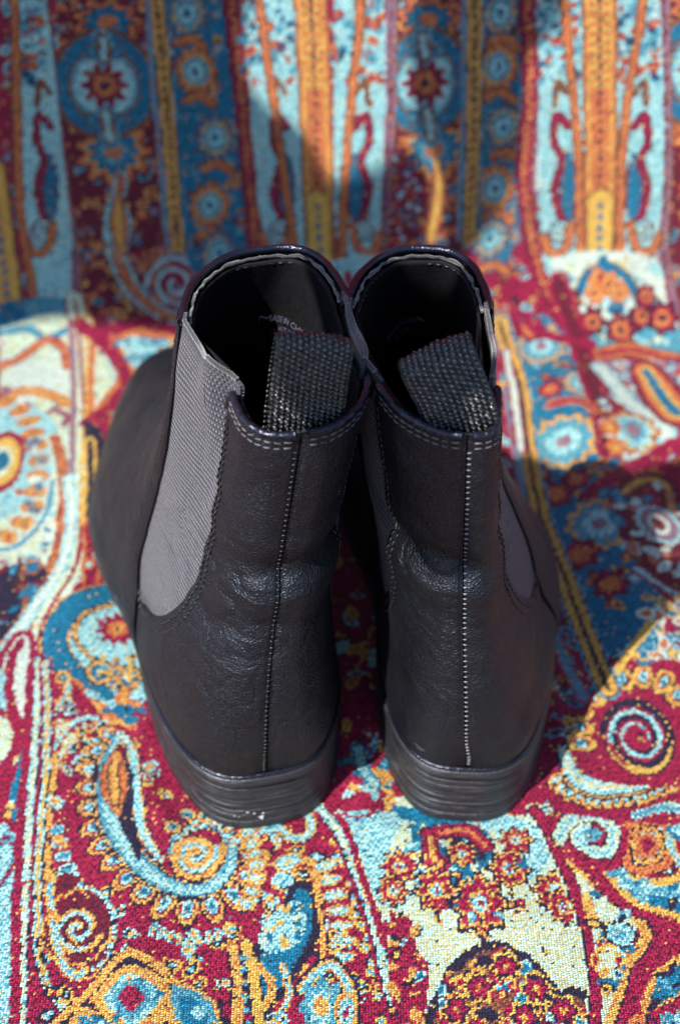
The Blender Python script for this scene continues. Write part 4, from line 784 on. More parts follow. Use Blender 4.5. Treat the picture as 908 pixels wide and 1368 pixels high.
 ('line', [(105.7, 57.0),(117.3, 76.8),(131.3, 94.9),(136.9, 107.5)], [(1.8, 'Y')], {}),
 ('poly', [(92.8, 301.9),(112.3, 300.9),(127.2, 233.3),(133.1, 193.7),(139.5, 144.1),(136.9, 107.5),(108.5, 79.7),(101.6, 130.2),(94.1, 188.2)], 'T', None),
 ('specks', [(92.8, 301.9),(112.3, 300.9),(127.2, 233.3),(139.5, 144.1),(136.9, 107.5),(108.5, 79.7),(101.6, 130.2),(94.1, 188.2)], 90, ['TS','OB','DO','SC','GD','T'], 4.4, 2.2),
 ('flower', (104.3, 286.3), 11, 12.100000000000001, 12, [(1.25, 'T'),(1.1, 'G'),(0.9, 'S'),(0.55, 'C'),(0.25, 'L')], {'wav': 0.1}),
 ('flower', (107.3, 209.9), 14, 15.400000000000002, 12, [(1.25, 'T'),(1.1, 'G'),(0.9, 'S'),(0.55, 'C'),(0.25, 'L')], {'wav': 0.1}),
 ('flower', (121.3, 250.7), 8, 8.8, 12, [(1.25, 'T'),(1.1, 'G'),(0.9, 'S'),(0.55, 'C'),(0.25, 'L')], {'wav': 0.1}),
 ('flower', (117.4, 153.9), 13, 14.3, 12, [(1.25, 'T'),(1.1, 'G'),(0.9, 'S'),(0.55, 'C'),(0.25, 'L')], {'wav': 0.1}),
 ('flower', (105.2, 248.2), 6, 6, 7, [(1.1, 'D'),(0.9, 'R'),(0.6, 'O')], {}),
 ('flower', (99.7, 297.2), 7, 7, 7, [(1.1, 'D'),(0.9, 'R'),(0.6, 'O')], {}),
 ('flower', (100.6, 177.1), 7, 7, 7, [(1.1, 'D'),(0.9, 'R'),(0.6, 'O')], {}),
 ('flower', (107.3, 138.1), 8, 8, 7, [(1.1, 'D'),(0.9, 'R'),(0.6, 'O')], {}),
 ('flower', (117.6, 117.6), 7, 7, 7, [(1.1, 'D'),(0.9, 'R'),(0.6, 'O')], {}),
 ('flower', (110.9, 184.3), 6, 6, 7, [(1.1, 'D'),(0.9, 'R'),(0.6, 'O')], {}),
 ('line', [(114.9, 320.2),(123.8, 288.7),(127.2, 233.3),(127.7, 202.3)], [(6, 'R'),(3.2, 'D')], {}),
 ('line', [(98.7, 301.6),(109.8, 291.9),(130.6, 286.1)], [(3, 'R')], {}),
 ('line', [(104.0, 237.0),(116.5, 236.2),(126.2, 227.3)], [(3, 'O'),(1.4, 'R')], {}),
 ('poly', [(137.2, 275.6),(176.0, 268.5),(167.8, 222.9),(151.0, 239.5),(137.3, 249.5)], 'L', None),
 ('specks', [(129.3, 274.7),(176.3, 271.0),(164.6, 197.8),(125.0, 219.1)], 90, ['OC','WL','RS','LC','OR','TW'], 4, 2.2),
 ('line', [(132.3, 268.2),(139.3, 250.0),(146.5, 235.5),(155.6, 224.8),(157.4, 211.0),(145.2, 200.8),(134.4, 203.6),(131.1, 215.0)], [(4.6, 'C'),(2.8, 'W')], {}),
 ('line', [(156.0, 266.7),(159.9, 248.6),(165.4, 229.0)], [(11, 'D'),(9, 'R'),(7.5, 'O'),(4.6, 'Y'),(2.6, 'T')], {'taper': [0.8, 1, 1]}),
 ('flower', (141.7, 215.6), 11, 12, 10, [(1.1, 'O'),(0.92, 'Y'),(0.8, 'C'),(0.5, 'S'),(0.3, 'L')], {}),
 ('flower', (130.0, 214.8), 5, 5, 6, [(1, 'O'),(0.4, 'G')], {}),
 ('flower', (131.5, 203.8), 5, 5, 6, [(1, 'O'),(0.4, 'G')], {}),
 ('flower', (136.6, 192.2), 5, 5, 6, [(1, 'O'),(0.4, 'G')], {}),
 ('flower', (147.6, 191.7), 5, 5, 6, [(1, 'O'),(0.4, 'G')], {}),
 ('line', [(116.3, 173.0),(136.3, 190.5),(157.0, 207.1),(168.0, 210.2)], [(4, 'R'),(2, 'R')], {}),
 ('line', [(129.9, 172.1),(143.1, 186.4),(153.5, 183.4),(152.3, 157.0),(150.0, 128.3)], [(5, 'D'),(2.6, 'B'),(1.2, 'G')], {}),
 ('poly', [(123.0, 171.9),(143.1, 165.2),(157.8, 157.9),(149.2, 110.4),(137.6, 111.7),(125.8, 143.0)], 'D', None),
 ('specks', [(120.2, 177.1),(163.0, 188.2),(149.2, 110.4),(125.2, 138.4)], 60, ['TS','OL','CW','RD','WC'], 4, 2.2),
 ('oval', (144.9, 155.2), 11, 13, 0, [(1, 'C'),(0.8, 'L'),(0.5, 'W'),(0.3, 'D')]),
 ('line', [(129.6, 124.2),(138.3, 116.1),(149.2, 110.4)], [(3, 'R'),(1.4, 'C')], {}),
 ('specks', [(130.4, 107.1),(151.8, 115.3),(145.7, 78.6),(129.6, 77.5)], 26, ['WO','CR','GC','YT'], 4, 2.3),
 ('specks', [(81.8, 210.0),(94.1, 188.2),(103.5, 64.6),(85.4, 40.5),(84.4, 159.0)], 70, ['DK','TD','OD','SD','D'], 4, 2),
 ('line', [(83.4, 265.9),(85.4, 209.8),(87.2, 131.1),(93.5, 80.2),(100.0, 60.8)], [(2.6, 'L'),(1.3, 'S')], {}),
 ('line', [(84.1, 302.0),(90.2, 265.2),(90.8, 209.4),(92.4, 163.6),(99.4, 121.7),(105.9, 83.9),(110.2, 64.3)], [(5.4, 'S'),(4.4, 'K'),(3.8, 'G'),(2.2, 'Y'),(1.0, 'K')], {}),
 ('chain', [(84.1, 302.0),(90.2, 265.2),(90.8, 209.4),(92.4, 163.6),(99.4, 121.7),(105.9, 83.9),(110.2, 64.3)], 5, [(1, 'B'),(0.6, 'K')], 1.2, 1.4),
 ('line', [(86.4, 283.7),(87.3, 241.5),(87.6, 209.7)], [(3, 'R'),(1.6, 'W')], {}),
 ('flower', (-78.9, 277.7), 12, 15, 9, [(1.25, 'K'),(1.15, 'G'),(1, 'R'),(0.7, 'C'),(0.4, 'R'),(0.2, 'Y')], {}),
 ('flower', (-44.9, 209.7), 12, 15, 9, [(1.25, 'K'),(1.15, 'G'),(1, 'T'),(0.7, 'C'),(0.4, 'R'),(0.2, 'Y')], {}),
 ('flower', (-18.5, 159.0), 12, 15, 9, [(1.25, 'K'),(1.15, 'G'),(1, 'R'),(0.7, 'C'),(0.4, 'R'),(0.2, 'Y')], {}),
 ('flower', (-50.2, 113.3), 12, 15, 9, [(1.25, 'K'),(1.15, 'G'),(1, 'T'),(0.7, 'C'),(0.4, 'R'),(0.2, 'Y')], {}),
 ('flower', (-23.0, 71.9), 12, 15, 9, [(1.25, 'K'),(1.15, 'G'),(1, 'R'),(0.7, 'C'),(0.4, 'R'),(0.2, 'Y')], {}),
 ('flower', (62.8, 254.4), 12, 15, 9, [(1.25, 'K'),(1.15, 'G'),(1, 'T'),(0.7, 'C'),(0.4, 'R'),(0.2, 'Y')], {}),
 ('flower', (36.4, 159.0), 12, 15, 9, [(1.25, 'K'),(1.15, 'G'),(1, 'R'),(0.7, 'C'),(0.4, 'R'),(0.2, 'Y')], {}),
 ('flower', (53.6, 104.7), 12, 15, 9, [(1.25, 'K'),(1.15, 'G'),(1, 'T'),(0.7, 'C'),(0.4, 'R'),(0.2, 'Y')], {}),
 ('flower', (20.7, 79.9), 12, 15, 9, [(1.25, 'K'),(1.15, 'G'),(1, 'R'),(0.7, 'C'),(0.4, 'R'),(0.2, 'Y')], {}),
 ('specks', [(-87.9, 294.2),(80.7, 293.4),(82.6, 71.9),(65.8, 20.0),(-65.3, 20.3),(-78.9, 71.9)], 420, ['CR','TS','KG','YO','C','DO'], 4, 2.2),
 ('specks', [(0.6, 40.7),(19.7, 40.0),(19.0, 12.9),(0.6, 12.9)], 26, ['CR','TS','RD','G'], 3.6, 2),
 ('line', [(7.1, 33.8),(9.3, 22.0),(13.3, 15.9)], [(3, 'T'),(1.8, 'C')], {}),
 ('specks', [(-82.6, 48.1),(-68.9, 12.6),(-61.0, 3.0),(-72.4, 5.2)], 10, ['GT','K'], 2, 2),
]
def cloth_colours(am, bm):
    """the visible repeat, continued to either side by shifting it one repeat of the weave"""
    rep = 148.0
    core = paint_cloth(am, bm, MOTIFS)
    lim = 136+.17*np.clip(bm, -60, 330)
    for i, a in enumerate(am):
        if abs(a) > 120:
            for_j = np.abs(a) > lim
            if for_j.any():
                k = a
                while abs(k) > 110: k -= math.copysign(rep, a)
                i2 = min(int(np.searchsorted(am, k)), len(am)-1)
                core[i, for_j] = core[i2, for_j]
    return core


def axis(cell, lo, hi, outer_lo, outer_hi):
    core = np.arange(lo, hi+1e-6, cell)
    def ext(start, end):
        out = []; s = cell; x = start; d = 1 if end > start else -1
        while (end-x)*d > 0:
            s = min(s*1.12, 14); x += d*s; out.append(x)
        return out
    return np.concatenate([ext(core[0], outer_lo)[::-1], core, ext(core[-1], outer_hi)])
ax = axis(CA, -A_HALF, A_HALF, -560, 560); bx = axis(CB, B0, B1, -250, 900)
Agr, Bgr = np.meshgrid(ax, bx, indexing='ij')
Bgr = Bgr+SHEAR*np.clip(Agr, -A_HALF, A_HALF)
_j = np.random.default_rng(4)
wa = np.clip(_j.normal(0, .13, Agr.shape), -.3, .3)*CA; wb = np.clip(_j.normal(0, .13, Agr.shape), -.3, .3)*CB
core_ = (np.abs(Agr) < A_HALF)
P = surf(Agr+wa*core_, Bgr+(wb+.38*CB*(np.arange(len(ax)) % 2)[:, None])*core_)
iu = (Agr+A_HALF)/CA; jv = (Bgr-SHEAR*np.clip(Agr, -A_HALF, A_HALF)-B0)/CB
uvs = np.stack([iu, jv], -1).reshape(-1, 2)
Fc = gridF(len(ax), len(bx))
cloth = raw_mesh('patterned_throw', P.reshape(-1, 3), Fc, M['cloth'], uv=uvs)
cloth['label'] = 'multicoloured paisley jacquard throw draped over the seat beneath both boots'; cloth['category'] = 'throw blanket'
am = (ax[:-1]+ax[1:])/2; bm_ = (bx[:-1]+bx[1:])/2
colr = cloth_colours(am, np.arange(-280, 810, CB))
# the weft runs aslant: take each thread's colour where the thread really lies
jj = np.clip(np.round((bm_[None, :]+SHEAR*np.clip(am, -A_HALF, A_HALF)[:, None]+280)/CB).astype(int), 0, colr.shape[1]-1)
colr = np.take_along_axis(colr, jj[..., None].repeat(3, -1), 1)
rgba = np.concatenate([colr.reshape(-1, 3), np.ones((colr.shape[0]*colr.shape[1], 1))], 1).astype(np.float32)
at = cloth.data.attributes.new('thread_colour', 'FLOAT_COLOR', 'FACE'); at.data.foreach_set('color', rgba.ravel())

# the seat it lies on
def rbox(name, x0, x1, y0, y1, z0, z1, r, mat, parent):
    import bmesh
    b = bmesh.new(); bmesh.ops.create_cube(b, size=1)
    for v in b.verts:
        v.co = Vector(((x0+x1)/2+v.co.x*(x1-x0), (y0+y1)/2+v.co.y*(y1-y0), (z0+z1)/2+v.co.z*(z1-z0)))*MM
    bmesh.ops.bevel(b, geom=b.edges[:], offset=r*MM, segments=4, affect='EDGES', profile=0.5)
    me = bpy.data.meshes.new(name); b.to_mesh(me); b.free(); me.materials.append(mat)
    o = bpy.data.objects.new(name, me); col.objects.link(o); o.parent = parent
    me.polygons.foreach_set('use_smooth', np.ones(len(me.polygons), bool))
    return o
sofa = thing('sofa', 'upholstered seat and backrest hidden under the paisley throw', 'sofa')
rbox('seat_cushion', -600, 600, -300, 330, -150, -14, 12, M['sofa'], sofa)
bk = rbox('backrest', -600, 600, 0, 120, -100, 620, 20, M['sofa'], sofa)
bk.location = (0, 0.372, 0); bk.rotation_euler = (-(math.pi/2-BACK_ANG), 0, 0)

# ------------------------------------------------------------------ boots
# key sections from sole to rim: back y,z ... front y,z ; z at s=0,.25,.5,.75,1 ; lateral and medial half widths at s=.1,.35,.6,.85 ; medial shift ; power
KEYS = [
 (3, 246, (28, 27, 16, 9, 12), (38, 36, 48, 40), (38, 34, 42, 40), 0, .60),
 (1, 247, (38, 37, 28, 22, 22), (39, 38, 50, 41), (39, 35, 43, 41), 0, .60),
 (-1, 241, (50, 49, 44, 41, 38), (38, 37, 46, 35), (37, 34, 41, 36), .03, .63),
 (-1, 222, (66, 65, 60, 58, 53), (36, 35, 41, 28), (35, 33, 37, 30), .08, .68),
 (2, 186, (86, 85, 80, 77, 73), (32, 32, 36, 25), (31, 31, 33, 25), .2, .72),
 (6, 152, (109, 107, 102, 99, 97), (26, 29, 33, 25), (26, 29, 30, 25), .4, .75),
 (9, 124, (134, 133, 129, 127, 127), (23, 27, 31, 26), (23, 27, 29, 26), .6, .76),
 (9, 112, (161, 160, 158, 157, 156), (22, 26, 31, 27), (22, 26, 29, 27), .8, .77),
 (9, 105, (186, 187, 188, 187, 184), (22, 25, 31, 27), (22, 26, 29, 27), 1, .78),
]
LEAN = {}     # set for each boot: rim half widths, medial shift of the rim from back to front, fullness of the foot
def key_curve(K, phi):
    """phi: 0 back centre, + lateral side, +-pi front.  returns x (lateral positive), y, z"""
    yb, yf, zs, wl, wm, cx, p = K; cx = cx**LEAN['e']
    s = (1-np.cos(phi))/2
    y = yb+(yf-yb)*s
    z = np.interp(s, [0, .25, .5, .75, 1], zs)
    # smooth the piecewise z
    z = (z+np.interp(np.clip(s-.08, 0, 1), [0, .25, .5, .75, 1], zs)+np.interp(np.clip(s+.08, 0, 1), [0, .25, .5, .75, 1], zs))/3
    st = [.0, .1, .35, .6, .85, 1.]
    def sm(w):
        w = [w[0]*.97, *w, w[3]*.97]
        f = lambda q: np.interp(q, st, w)
        return (f(s)+f(np.clip(s-.07, 0, 1))+f(np.clip(s+.07, 0, 1))+f(np.clip(s-.035, 0, 1))+f(np.clip(s+.035, 0, 1)))/5
    side = np.sin(phi)
    w = np.where(side > 0, sm(wl), sm(wm))
    rw = np.interp(s, [0, .1, .35, .6, .85, 1], [LEAN['w'][0]*.97, *LEAN['w'], LEAN['w'][3]*.97])
    rw = np.where(side > 0, rw, rw*LEAN['m'])
    w = np.where(side > 0, w*(1-LEAN['n']*sstep(.35, .75, s)), w)*LEAN['f']*(1-cx)+rw*cx
    p = p*(1-cx)+LEAN['p']*cx
    x = np.sign(side)*w*np.abs(side)**p - cx*np.interp(s, *LEAN['c']) - LEAN['curve']*(np.clip(y-70, 0, 200)/100)**2
    return np.stack([x, y, z], -1)
def base_point(phi, t):
    """phi, t arrays of equal shape, t in 0..1 from sole to rim"""
    n = len(KEYS)-1
    q = np.clip(t, 0, 1)*n; i = np.clip(np.floor(q).astype(int), 0, n-1); f = (q-i)[..., None]
    C = np.stack([key_curve(k, phi) for k in KEYS], 0)
    def pick(j):
        j = np.clip(j, 0, n); return np.take_along_axis(C, j[None, ..., None].repeat(3, -1), 0)[0]
    p0, p1, p2, p3 = pick(i-1), pick(i), pick(i+1), pick(i+2)
    r = .5*((2*p1)+(-p0+p2)*f+(2*p0-5*p1+4*p2-p3)*f**2+(-p0+3*p1-3*p2+p3)*f**3)
    return r
def wrinkle(P, phi, t, sd):
    """displacement in mm of the leather, P local position"""
    z = P[..., 2]; y = P[..., 1]
    q = P+sd*300
    h = 0.55*noise3(q, 26)+0.25*noise3(q*np.array([1, 1, 1.6]), 9)
    back = sstep(1.9, .9, np.abs(phi))
    wob = 5*noise3(q*np.array([1, 1, .2]), 22)
    side = np.tanh(P[..., 0]/9)
    # ankle creases across the back
    h = h-2.4*gs(z+wob, 128, 6)*back*(.75-.5*side)
    h = h+1.5*gs(z+wob, 117, 7)*back*(.7-.45*side)
    h = h-0.8*gs(z+wob*1.3, 103, 4)*back*.8
    h = h-0.6*gs(z-wob, 145, 5)*back
    # sharper broken creases
    rd = np.clip(1-np.abs(noise3(q*np.array([1, 1, 2.3])+40, 15))*5, 0, 1)**1.5
    rd2 = np.clip(1-np.abs(noise3(q*np.array([1.6, 1.6, 1])+90, 11))*6, 0, 1)**1.5
    h = h-.75*rd*back*gs(z, 118, 30)*sstep(-.3, .3, noise3(q+7, 24))-.35*rd2*gs(z, 75, 40)*sstep(-.2, .4, noise3(q+77, 30))
    # vamp creases where the foot flexes
    v = sstep(1.9, 2.5, np.abs(phi))
    for c in (128, 141, 156, 168): h = h-1.0*gs(y+.15*P[..., 0]+3*noise3(q, 20), c, 3.2)*v*sstep(40, 60, z)
    # fine ripples near the folds
    h = h+0.22*noise3(q*np.array([.6, .6, 2.2]), 3.2)*back*gs(z, 118, 30)
    return h
def boot_surf(phi, t, sd, off=0.0, disp=1.0):
    e = 1e-3
    P0 = base_point(phi, t); Pa = base_point(phi+e, t); tb = np.where(t > .5, -e, e); Pb = base_point(phi, t+tb)
    N = np.cross(Pa-P0, (Pb-P0)*np.sign(tb)[..., None]); N /= np.linalg.norm(N, axis=-1, keepdims=True)+1e-12
    # outward?
    out = P0-np.array([-6, 60, 0]); 
    if np.mean(np.sum(N*out, -1)) < 0: N = -N
    h = (wrinkle(P0, phi, t, sd)*disp*sstep(0, .08, t)*(1-.7*sstep(.9, 1, t)) if disp else 0)
    return P0+N*(np.asarray(h)+off)[..., None], N
# seam lines as phi(t)
TG = 0.35                             # the elastic ends here
def s2phi(s): return np.arccos(np.clip(1-2*np.asarray(s), -1, 1))
def phi_front(t):                      # rear edge of the vamp
    return s2phi(np.interp(t, [0, .12, .2, .35, .42, .53, .65, .8, .92, 1], [.24, .27, .295, .325, .375, .44, .52, .575, .60, .60]))
def phi_back(t):                       # front edge of the quarter
    return s2phi(np.interp(t, [0, .12, .2, .342, .355, .38, .44, .53, .65, .8, .93, 1], [.24, .27, .285, .305, .28, .25, .22, .19, .19, .22, .25, .25]))
def smooth_edge(fn, t):
    return sum(fn(np.clip(t+d, 0, 1)) for d in (-.02, -.01, 0, .01, .02))/5

def stitches(name, path, N, mat, parent, pitch=3.1, ln=2.3, r=.33, lift=.15, cross=False):
    path = np.asarray(path); d = np.r_[0, np.cumsum(np.linalg.norm(np.diff(path, axis=0), axis=1))]
    cs = np.arange(pitch/2, d[-1], pitch)
    f = lambda A, x: np.stack([np.interp(x, d, A[:, k]) for k in range(3)], -1)
    C_ = f(path, cs); A1 = f(path, np.clip(cs-.5, 0, d[-1])); A2 = f(path, np.clip(cs+.5, 0, d[-1])); Nn = f(N, cs)
    V = []; F = []; r0_ = r
    th = np.linspace(0, 2*np.pi, 6, endpoint=False)
    for c, a1, a2, nn in zip(C_, A1, A2, Nn):
        T = a2-a1; T /= np.linalg.norm(T)+1e-9; nn = nn/(np.linalg.norm(nn)+1e-9); B = np.cross(T, nn)
        if cross: T, B = B, T
        T2 = T+B*rng.normal(0, .12); r = r0_*rng.uniform(.8, 1.12); o = len(V)
        prof = [(-.5, .15, -.25), (-.36, .85, 0), (0, 1, .12), (.36, .85, 0), (.5, .15, -.25)]
        for s, rr, dz in prof:
            for a in th: V.append(c+T2*s*ln+nn*(lift+dz*r*2)+(B*np.cos(a)+nn*np.sin(a))*r*rr)
        for i in range(4):
            for j in range(6): F.append((o+i*6+j, o+i*6+(j+1) % 6, o+(i+1)*6+(j+1) % 6, o+(i+1)*6+j))
    return V, F
def join_stitches(name, lists, mat, parent, sx):
    V = []; F = []
    for v, f in lists:
        o = len(V); V += v; F += [tuple(i+o for i in q) for q in f]
    V = np.array(V)*np.array([sx, 1, 1])
    return raw_mesh(name, V, F, mat, parent, kind='stuff')

def build_boot(label, loc, rz, sx, sd, tab):
    """sx=-1: left boot (lateral side towards -x)"""
    root = thing('ankle_boot', label, 'boot', loc, rz, 'pair of black ankle boots')
    X = np.array([sx, 1, 1])
    LEAN.update(tab['lean'])
    def flipgrid(Pg, Ng):
        Pm = Pg*X; Nm = Ng*X
        return Pm, Nm
    def panel(name, phis, ts, mat, off, thick, uv=None, disp=1.0, extra=None):
        Pg, Ng = boot_surf(phis, ts, sd, off, disp)
        if extra is not None: Pg = Pg+Ng*extra(Pg, phis, ts)[..., None]
        # recompute normals from the displaced grid for the inner face
        Pm, Nm = flipgrid(Pg, Ng)
        return shell(name, Pm, Nm, thick, mat, root, uv)
    # --- quarters (back panels), one each side of the back seam
    nt, nu = 260, 120
    t = np.linspace(0.0, 1, nt)
    for side in (1, -1):
        lim = smooth_edge(phi_back, t)
        # round the top corner
        lim = lim*(1-.10*sstep(.975, 1, t)**2)
        u = np.linspace(0, 1, nu)**1.0
        ph = side*(0.0012+u[None, :]**1.5*(lim[:, None]-0.0012)); tt = np.repeat(t[:, None], nu, 1)
        # the rim dips behind and peaks at the elastic
        def ex(Pg, phis, ts):
            a = np.abs(phis); 
            e = np.abs(np.abs(phis)-lim[:, None])
            return -0.7*gs(a, 0, .02) + 0.35*gs(a, .16, .10)*1.0 - 0.5*gs(e, 0, .02)*(ts > TG)
        panel('quarter', ph if side > 0 else ph[:, ::-1], tt, M['leather'], 0.9, 1.5, extra=ex)
    # --- vamp: one panel round the front
    nu = 220
    lim = smooth_edge(phi_front, t)
    u = np.linspace(0, 1, nu)
    ph = lim[:, None]+u[None, :]*(2*np.pi-2*lim[:, None]); ph = np.where(ph > np.pi, ph-2*np.pi, ph)
    tt = np.repeat(t[:, None], nu, 1)
    def exv(Pg, phis, ts):
        e = np.abs(phis)-lim[:, None]
        return 0.7*gs(e, .10, .09)-0.5*gs(e, 0, .015)
    # wrap-safe: evaluate via sin/cos
    panel('vamp', ph, tt, M['leather'], 1.5, 1.9, extra=exv)
    # --- elastic gores
    for side in (1, -1):
        tg = np.linspace(TG-.03, 1.012, 170); nu = 60
        lo = smooth_edge(phi_back, np.clip(tg, 0, 1))-.06; hi = smooth_edge(phi_front, np.clip(tg, 0, 1))+.07
        u = np.linspace(0, 1, nu)
        ph = side*(lo[:, None]+u[None, :]*(hi-lo)[:, None]); tt = np.repeat(tg[:, None], nu, 1)
        ttc = np.clip(tt, 0, 1)
        Pg, Ng = boot_surf(ph, ttc, sd, 0.0, .6)
        top = sstep(.80, 1.0, tt)
        uu = u[None, :]
        kk = (1.0 if side > 0 else .25)*tab['flare']
        bul = 4.6*kk*gs(uu, .30, .20)*top - 3.0*max(kk, .4)*gs(uu, .02, .16)*top + 1.0*np.sin(uu*np.pi)*sstep(.3, .6, tt)*(1-.3*top)
        Pg = Pg+Ng*bul[..., None]
        Pg[..., 2] += (tt-ttc)*180 - 2.2*(1-min(kk*4, 1))*sstep(.93, 1, tt)*sstep(.35, 0, np.broadcast_to(uu, tt.shape)) + (3.0*kk*gs(uu, .28, .17)-2.0*gs(uu, .62, .22))*sstep(.93, 1, tt)
        Pg = Pg+Ng*(.45*np.sin(tt*26+uu*3)*gs(tt, .93, .1))[..., None]
        if side < 0: Pg = Pg[:, ::-1]; Ng = Ng[:, ::-1]
        uvg = np.stack([np.broadcast_to(uu*34, tt.shape), tt*112], -1)
        Pm, Nm = flipgrid(Pg, Ng)
        shell('elastic_gore', Pm, Nm, 1.2, M['gore'], root, uvg)
        # welted top edge of the elastic
        rimp = (Pm-Nm*.5)[-1][4:-6]
        tube('gore_edge', rimp+np.array([0, 0, .2]), .8, M['fuzz'], root)
    # --- lining inside, whole round
    nph = 200
    ph = np.linspace(-np.pi, np.pi, nph, endpoint=False); tl = np.linspace(.12, .985, 90)
    PH, TT = np.meshgrid(ph, tl, indexing='ij')
    Pg, Ng = boot_surf(PH, TT, sd, -2.2, .6)
    Pg = Pg+Ng*(.5*noise3(Pg+sd*90, 14)-.25+.35*noise3((Pg+sd*55)*np.array([1, 1, .35]), 5))[..., None]
    # the same sag of the elastic on the inside
    raw = Pg*X
    Nn = Ng*X
    V = np.concatenate([raw.reshape(-1, 3), (raw-Nn*.9).reshape(-1, 3)]); nn = nph*len(tl)
    F = np.concatenate([gridF(nph, len(tl), wi=True), gridF(nph, len(tl), wi=True, off=nn, flip=True)])
    a = np.arange(nph); b = (a+1) % nph; L = len(tl)
    F = np.concatenate([F, np.stack([a*L+L-1, b*L+L-1, b*L+L-1+nn, a*L+L-1+nn], 1)])
    raw_mesh('lining', V, F, M['lining'], root)
    # --- insole
    ins, _ = boot_surf(ph, np.full(nph, .125), sd, -2.0, 0)
    ins = ins*X; cen = np.array([[0, 8+k*24, 0] for k in range(1)])
    rings = [ins]
    for k in (.75, .5, .25):
        c = ins.copy(); cx_ = ins[:, 0].mean()
        c[:, 0] = cx_+(ins[:, 0]-cx_)*k; rings.append(c+np.array([0, 0, -1.0*(1-k)]))
    R = np.stack(rings, 1)
    raw_mesh('insole', R.reshape(-1, 3), gridF(nph, 4, wi=True), M['insole'], root)
    # --- rolled edges of the quarters and the vamp at the rim
    def rim_path(phis, dz=0.0, off=.2, n=90):
        pr, nr = boot_surf(phis, np.ones(len(phis)), sd, off, 1)
        return pr+np.array([0, 0, dz]), nr
    lb = float(smooth_edge(phi_back, np.array([1.0]))[0])*.92; lf = float(smooth_edge(phi_front, np.array([1.0]))[0])
    # back rim in two lengths, meeting at the seam with a little notch
    for s0, s1 in ((.02, lb), (-lb, -.02)):
        ph_ = np.linspace(s0, s1, 60); pr, nr = rim_path(ph_, .1, .35)
        # run a few mm down the front edge of the quarter
        dn_t = np.linspace(1, .955, 8)[1:]
        sgn = 1 if s1 > 0 else -1
        pd, _ = boot_surf(sgn*smooth_edge(phi_back, dn_t)*np.linspace(.94, 1, 7), dn_t, sd, .35, 1)
        path = np.concatenate([pr, pd]) if sgn > 0 else np.concatenate([pd[::-1], pr])
        tube('rolled_edge', path*X, 1.25+.12*np.sin(np.arange(len(path))*.7), M['patent'], root, 10)
    ph_ = np.linspace(lf, 2*np.pi-lf, 120); ph_ = np.where(ph_ > np.pi, ph_-2*np.pi, ph_)
    pr, nr = rim_path(ph_, .1, .5)
    tube('rolled_edge', pr*X, 1.35+.15*noise3(pr, 5), M['patent'], root, 10)
    # brushed edge of the lining just inside
    ph_ = np.linspace(lf+.03, 2*np.pi-lf-.03, 150); ph_ = np.where(ph_ > np.pi, ph_-2*np.pi, ph_)
    pr, nr = boot_surf(ph_, np.full(150, .992), sd, -2.0, .8)
    pr = pr+np.stack([noise3(pr, 2.5), noise3(pr+9, 2.5), noise3(pr+33, 3)*1.2], -1)*.5
    tube('lining_edge', pr*X, .55+.3*noise3(pr, 3.0), M['fuzz'], root, 10)
    for s_ in (1, -1):
        ph_ = np.linspace(.25, lb, 50)*s_
        pr, nr = boot_surf(ph_, np.full(50, .985), sd, -2.0, .8)
        pr = pr+np.stack([noise3(pr, 2.5), noise3(pr+9, 2.5), noise3(pr+33, 3)], -1)*.4
        tube('lining_edge', pr*X, .8, M['lining'], root, 8)
    # --- stitching
    L1 = []; L2 = []; L3 = []
    ts_ = np.linspace(.375, .955, 200)
    for side in (1, -1):
        for dphi, tgt in ((.045, L1), (.10, L1)):
            p_, n_ = boot_surf(side*(smooth_edge(phi_back, ts_)-dphi), ts_, sd, .95, 1); tgt.append(stitches('s', p_, n_, None, None, 3.0, 2.1, .36))
        p_, n_ = boot_surf(side*(smooth_edge(phi_front, ts_)+.07), ts_, sd, 1.9, 1); L3.append(stitches('s', p_, n_, None, None, 2.8, 2.1, .3))
        # under the toe of the elastic
        pp = np.linspace(0, 1, 30)
        for d in (0, 1):
            tb_ = .366-.03*np.sin(np.pi*pp)-.012*d
            phb = s2phi(.275+.05*pp)*1.0-.045*(1-pp)
            p_, n_ = boot_surf(side*phb, tb_, sd, .95, 1); L1.append(stitches('s', p_, n_, None, None, 2.6, 1.9, .34))
        # rim rows
        for d in (.017, .030):
            ph_ = np.linspace(.03, lb-.02, 120)*side
            p_, n_ = boot_surf(ph_, np.full(120, 1-d), sd, .92, 1); L2.append(stitches('s', p_, n_, None, None, 3.0, 2.5, .30))
    ph_ = np.linspace(lf+.05, 2*np.pi-lf-.05, 300); ph_ = np.where(ph_ > np.pi, ph_-2*np.pi, ph_)
    p_, n_ = boot_surf(ph_, np.full(300, .978), sd, -3.1, .6); L3.append(stitches('s', p_, -n_, None, None, 3.0, 2.2, .3))
    join_stitches('gore_stitching', L1, M['thread_dark'], root, sx)
    join_stitches('rim_stitching', L2, M['thread_pale'], root, sx)
    join_stitches('vamp_stitching', L3, M['thread_dark'], root, sx)
    tsm = np.linspace(.06, .965, 300)
    pw_ = np.interp(tsm*8, range(9), [K[6] for K in KEYS]); wd_ = np.interp(tsm*8, range(9), [K[3][0] for K in KEYS])
    p_, n_ = boot_surf((.55/wd_)**(1/pw_), tsm, sd, .75, 1)
    join_stitches('back_seam_stitching', [stitches('s', p_, n_, None, None, 2.35, 1.35, .31, .05, cross=True)], M['thread_bright'] if tab['pale'] else M['thread_dark'], root, sx)
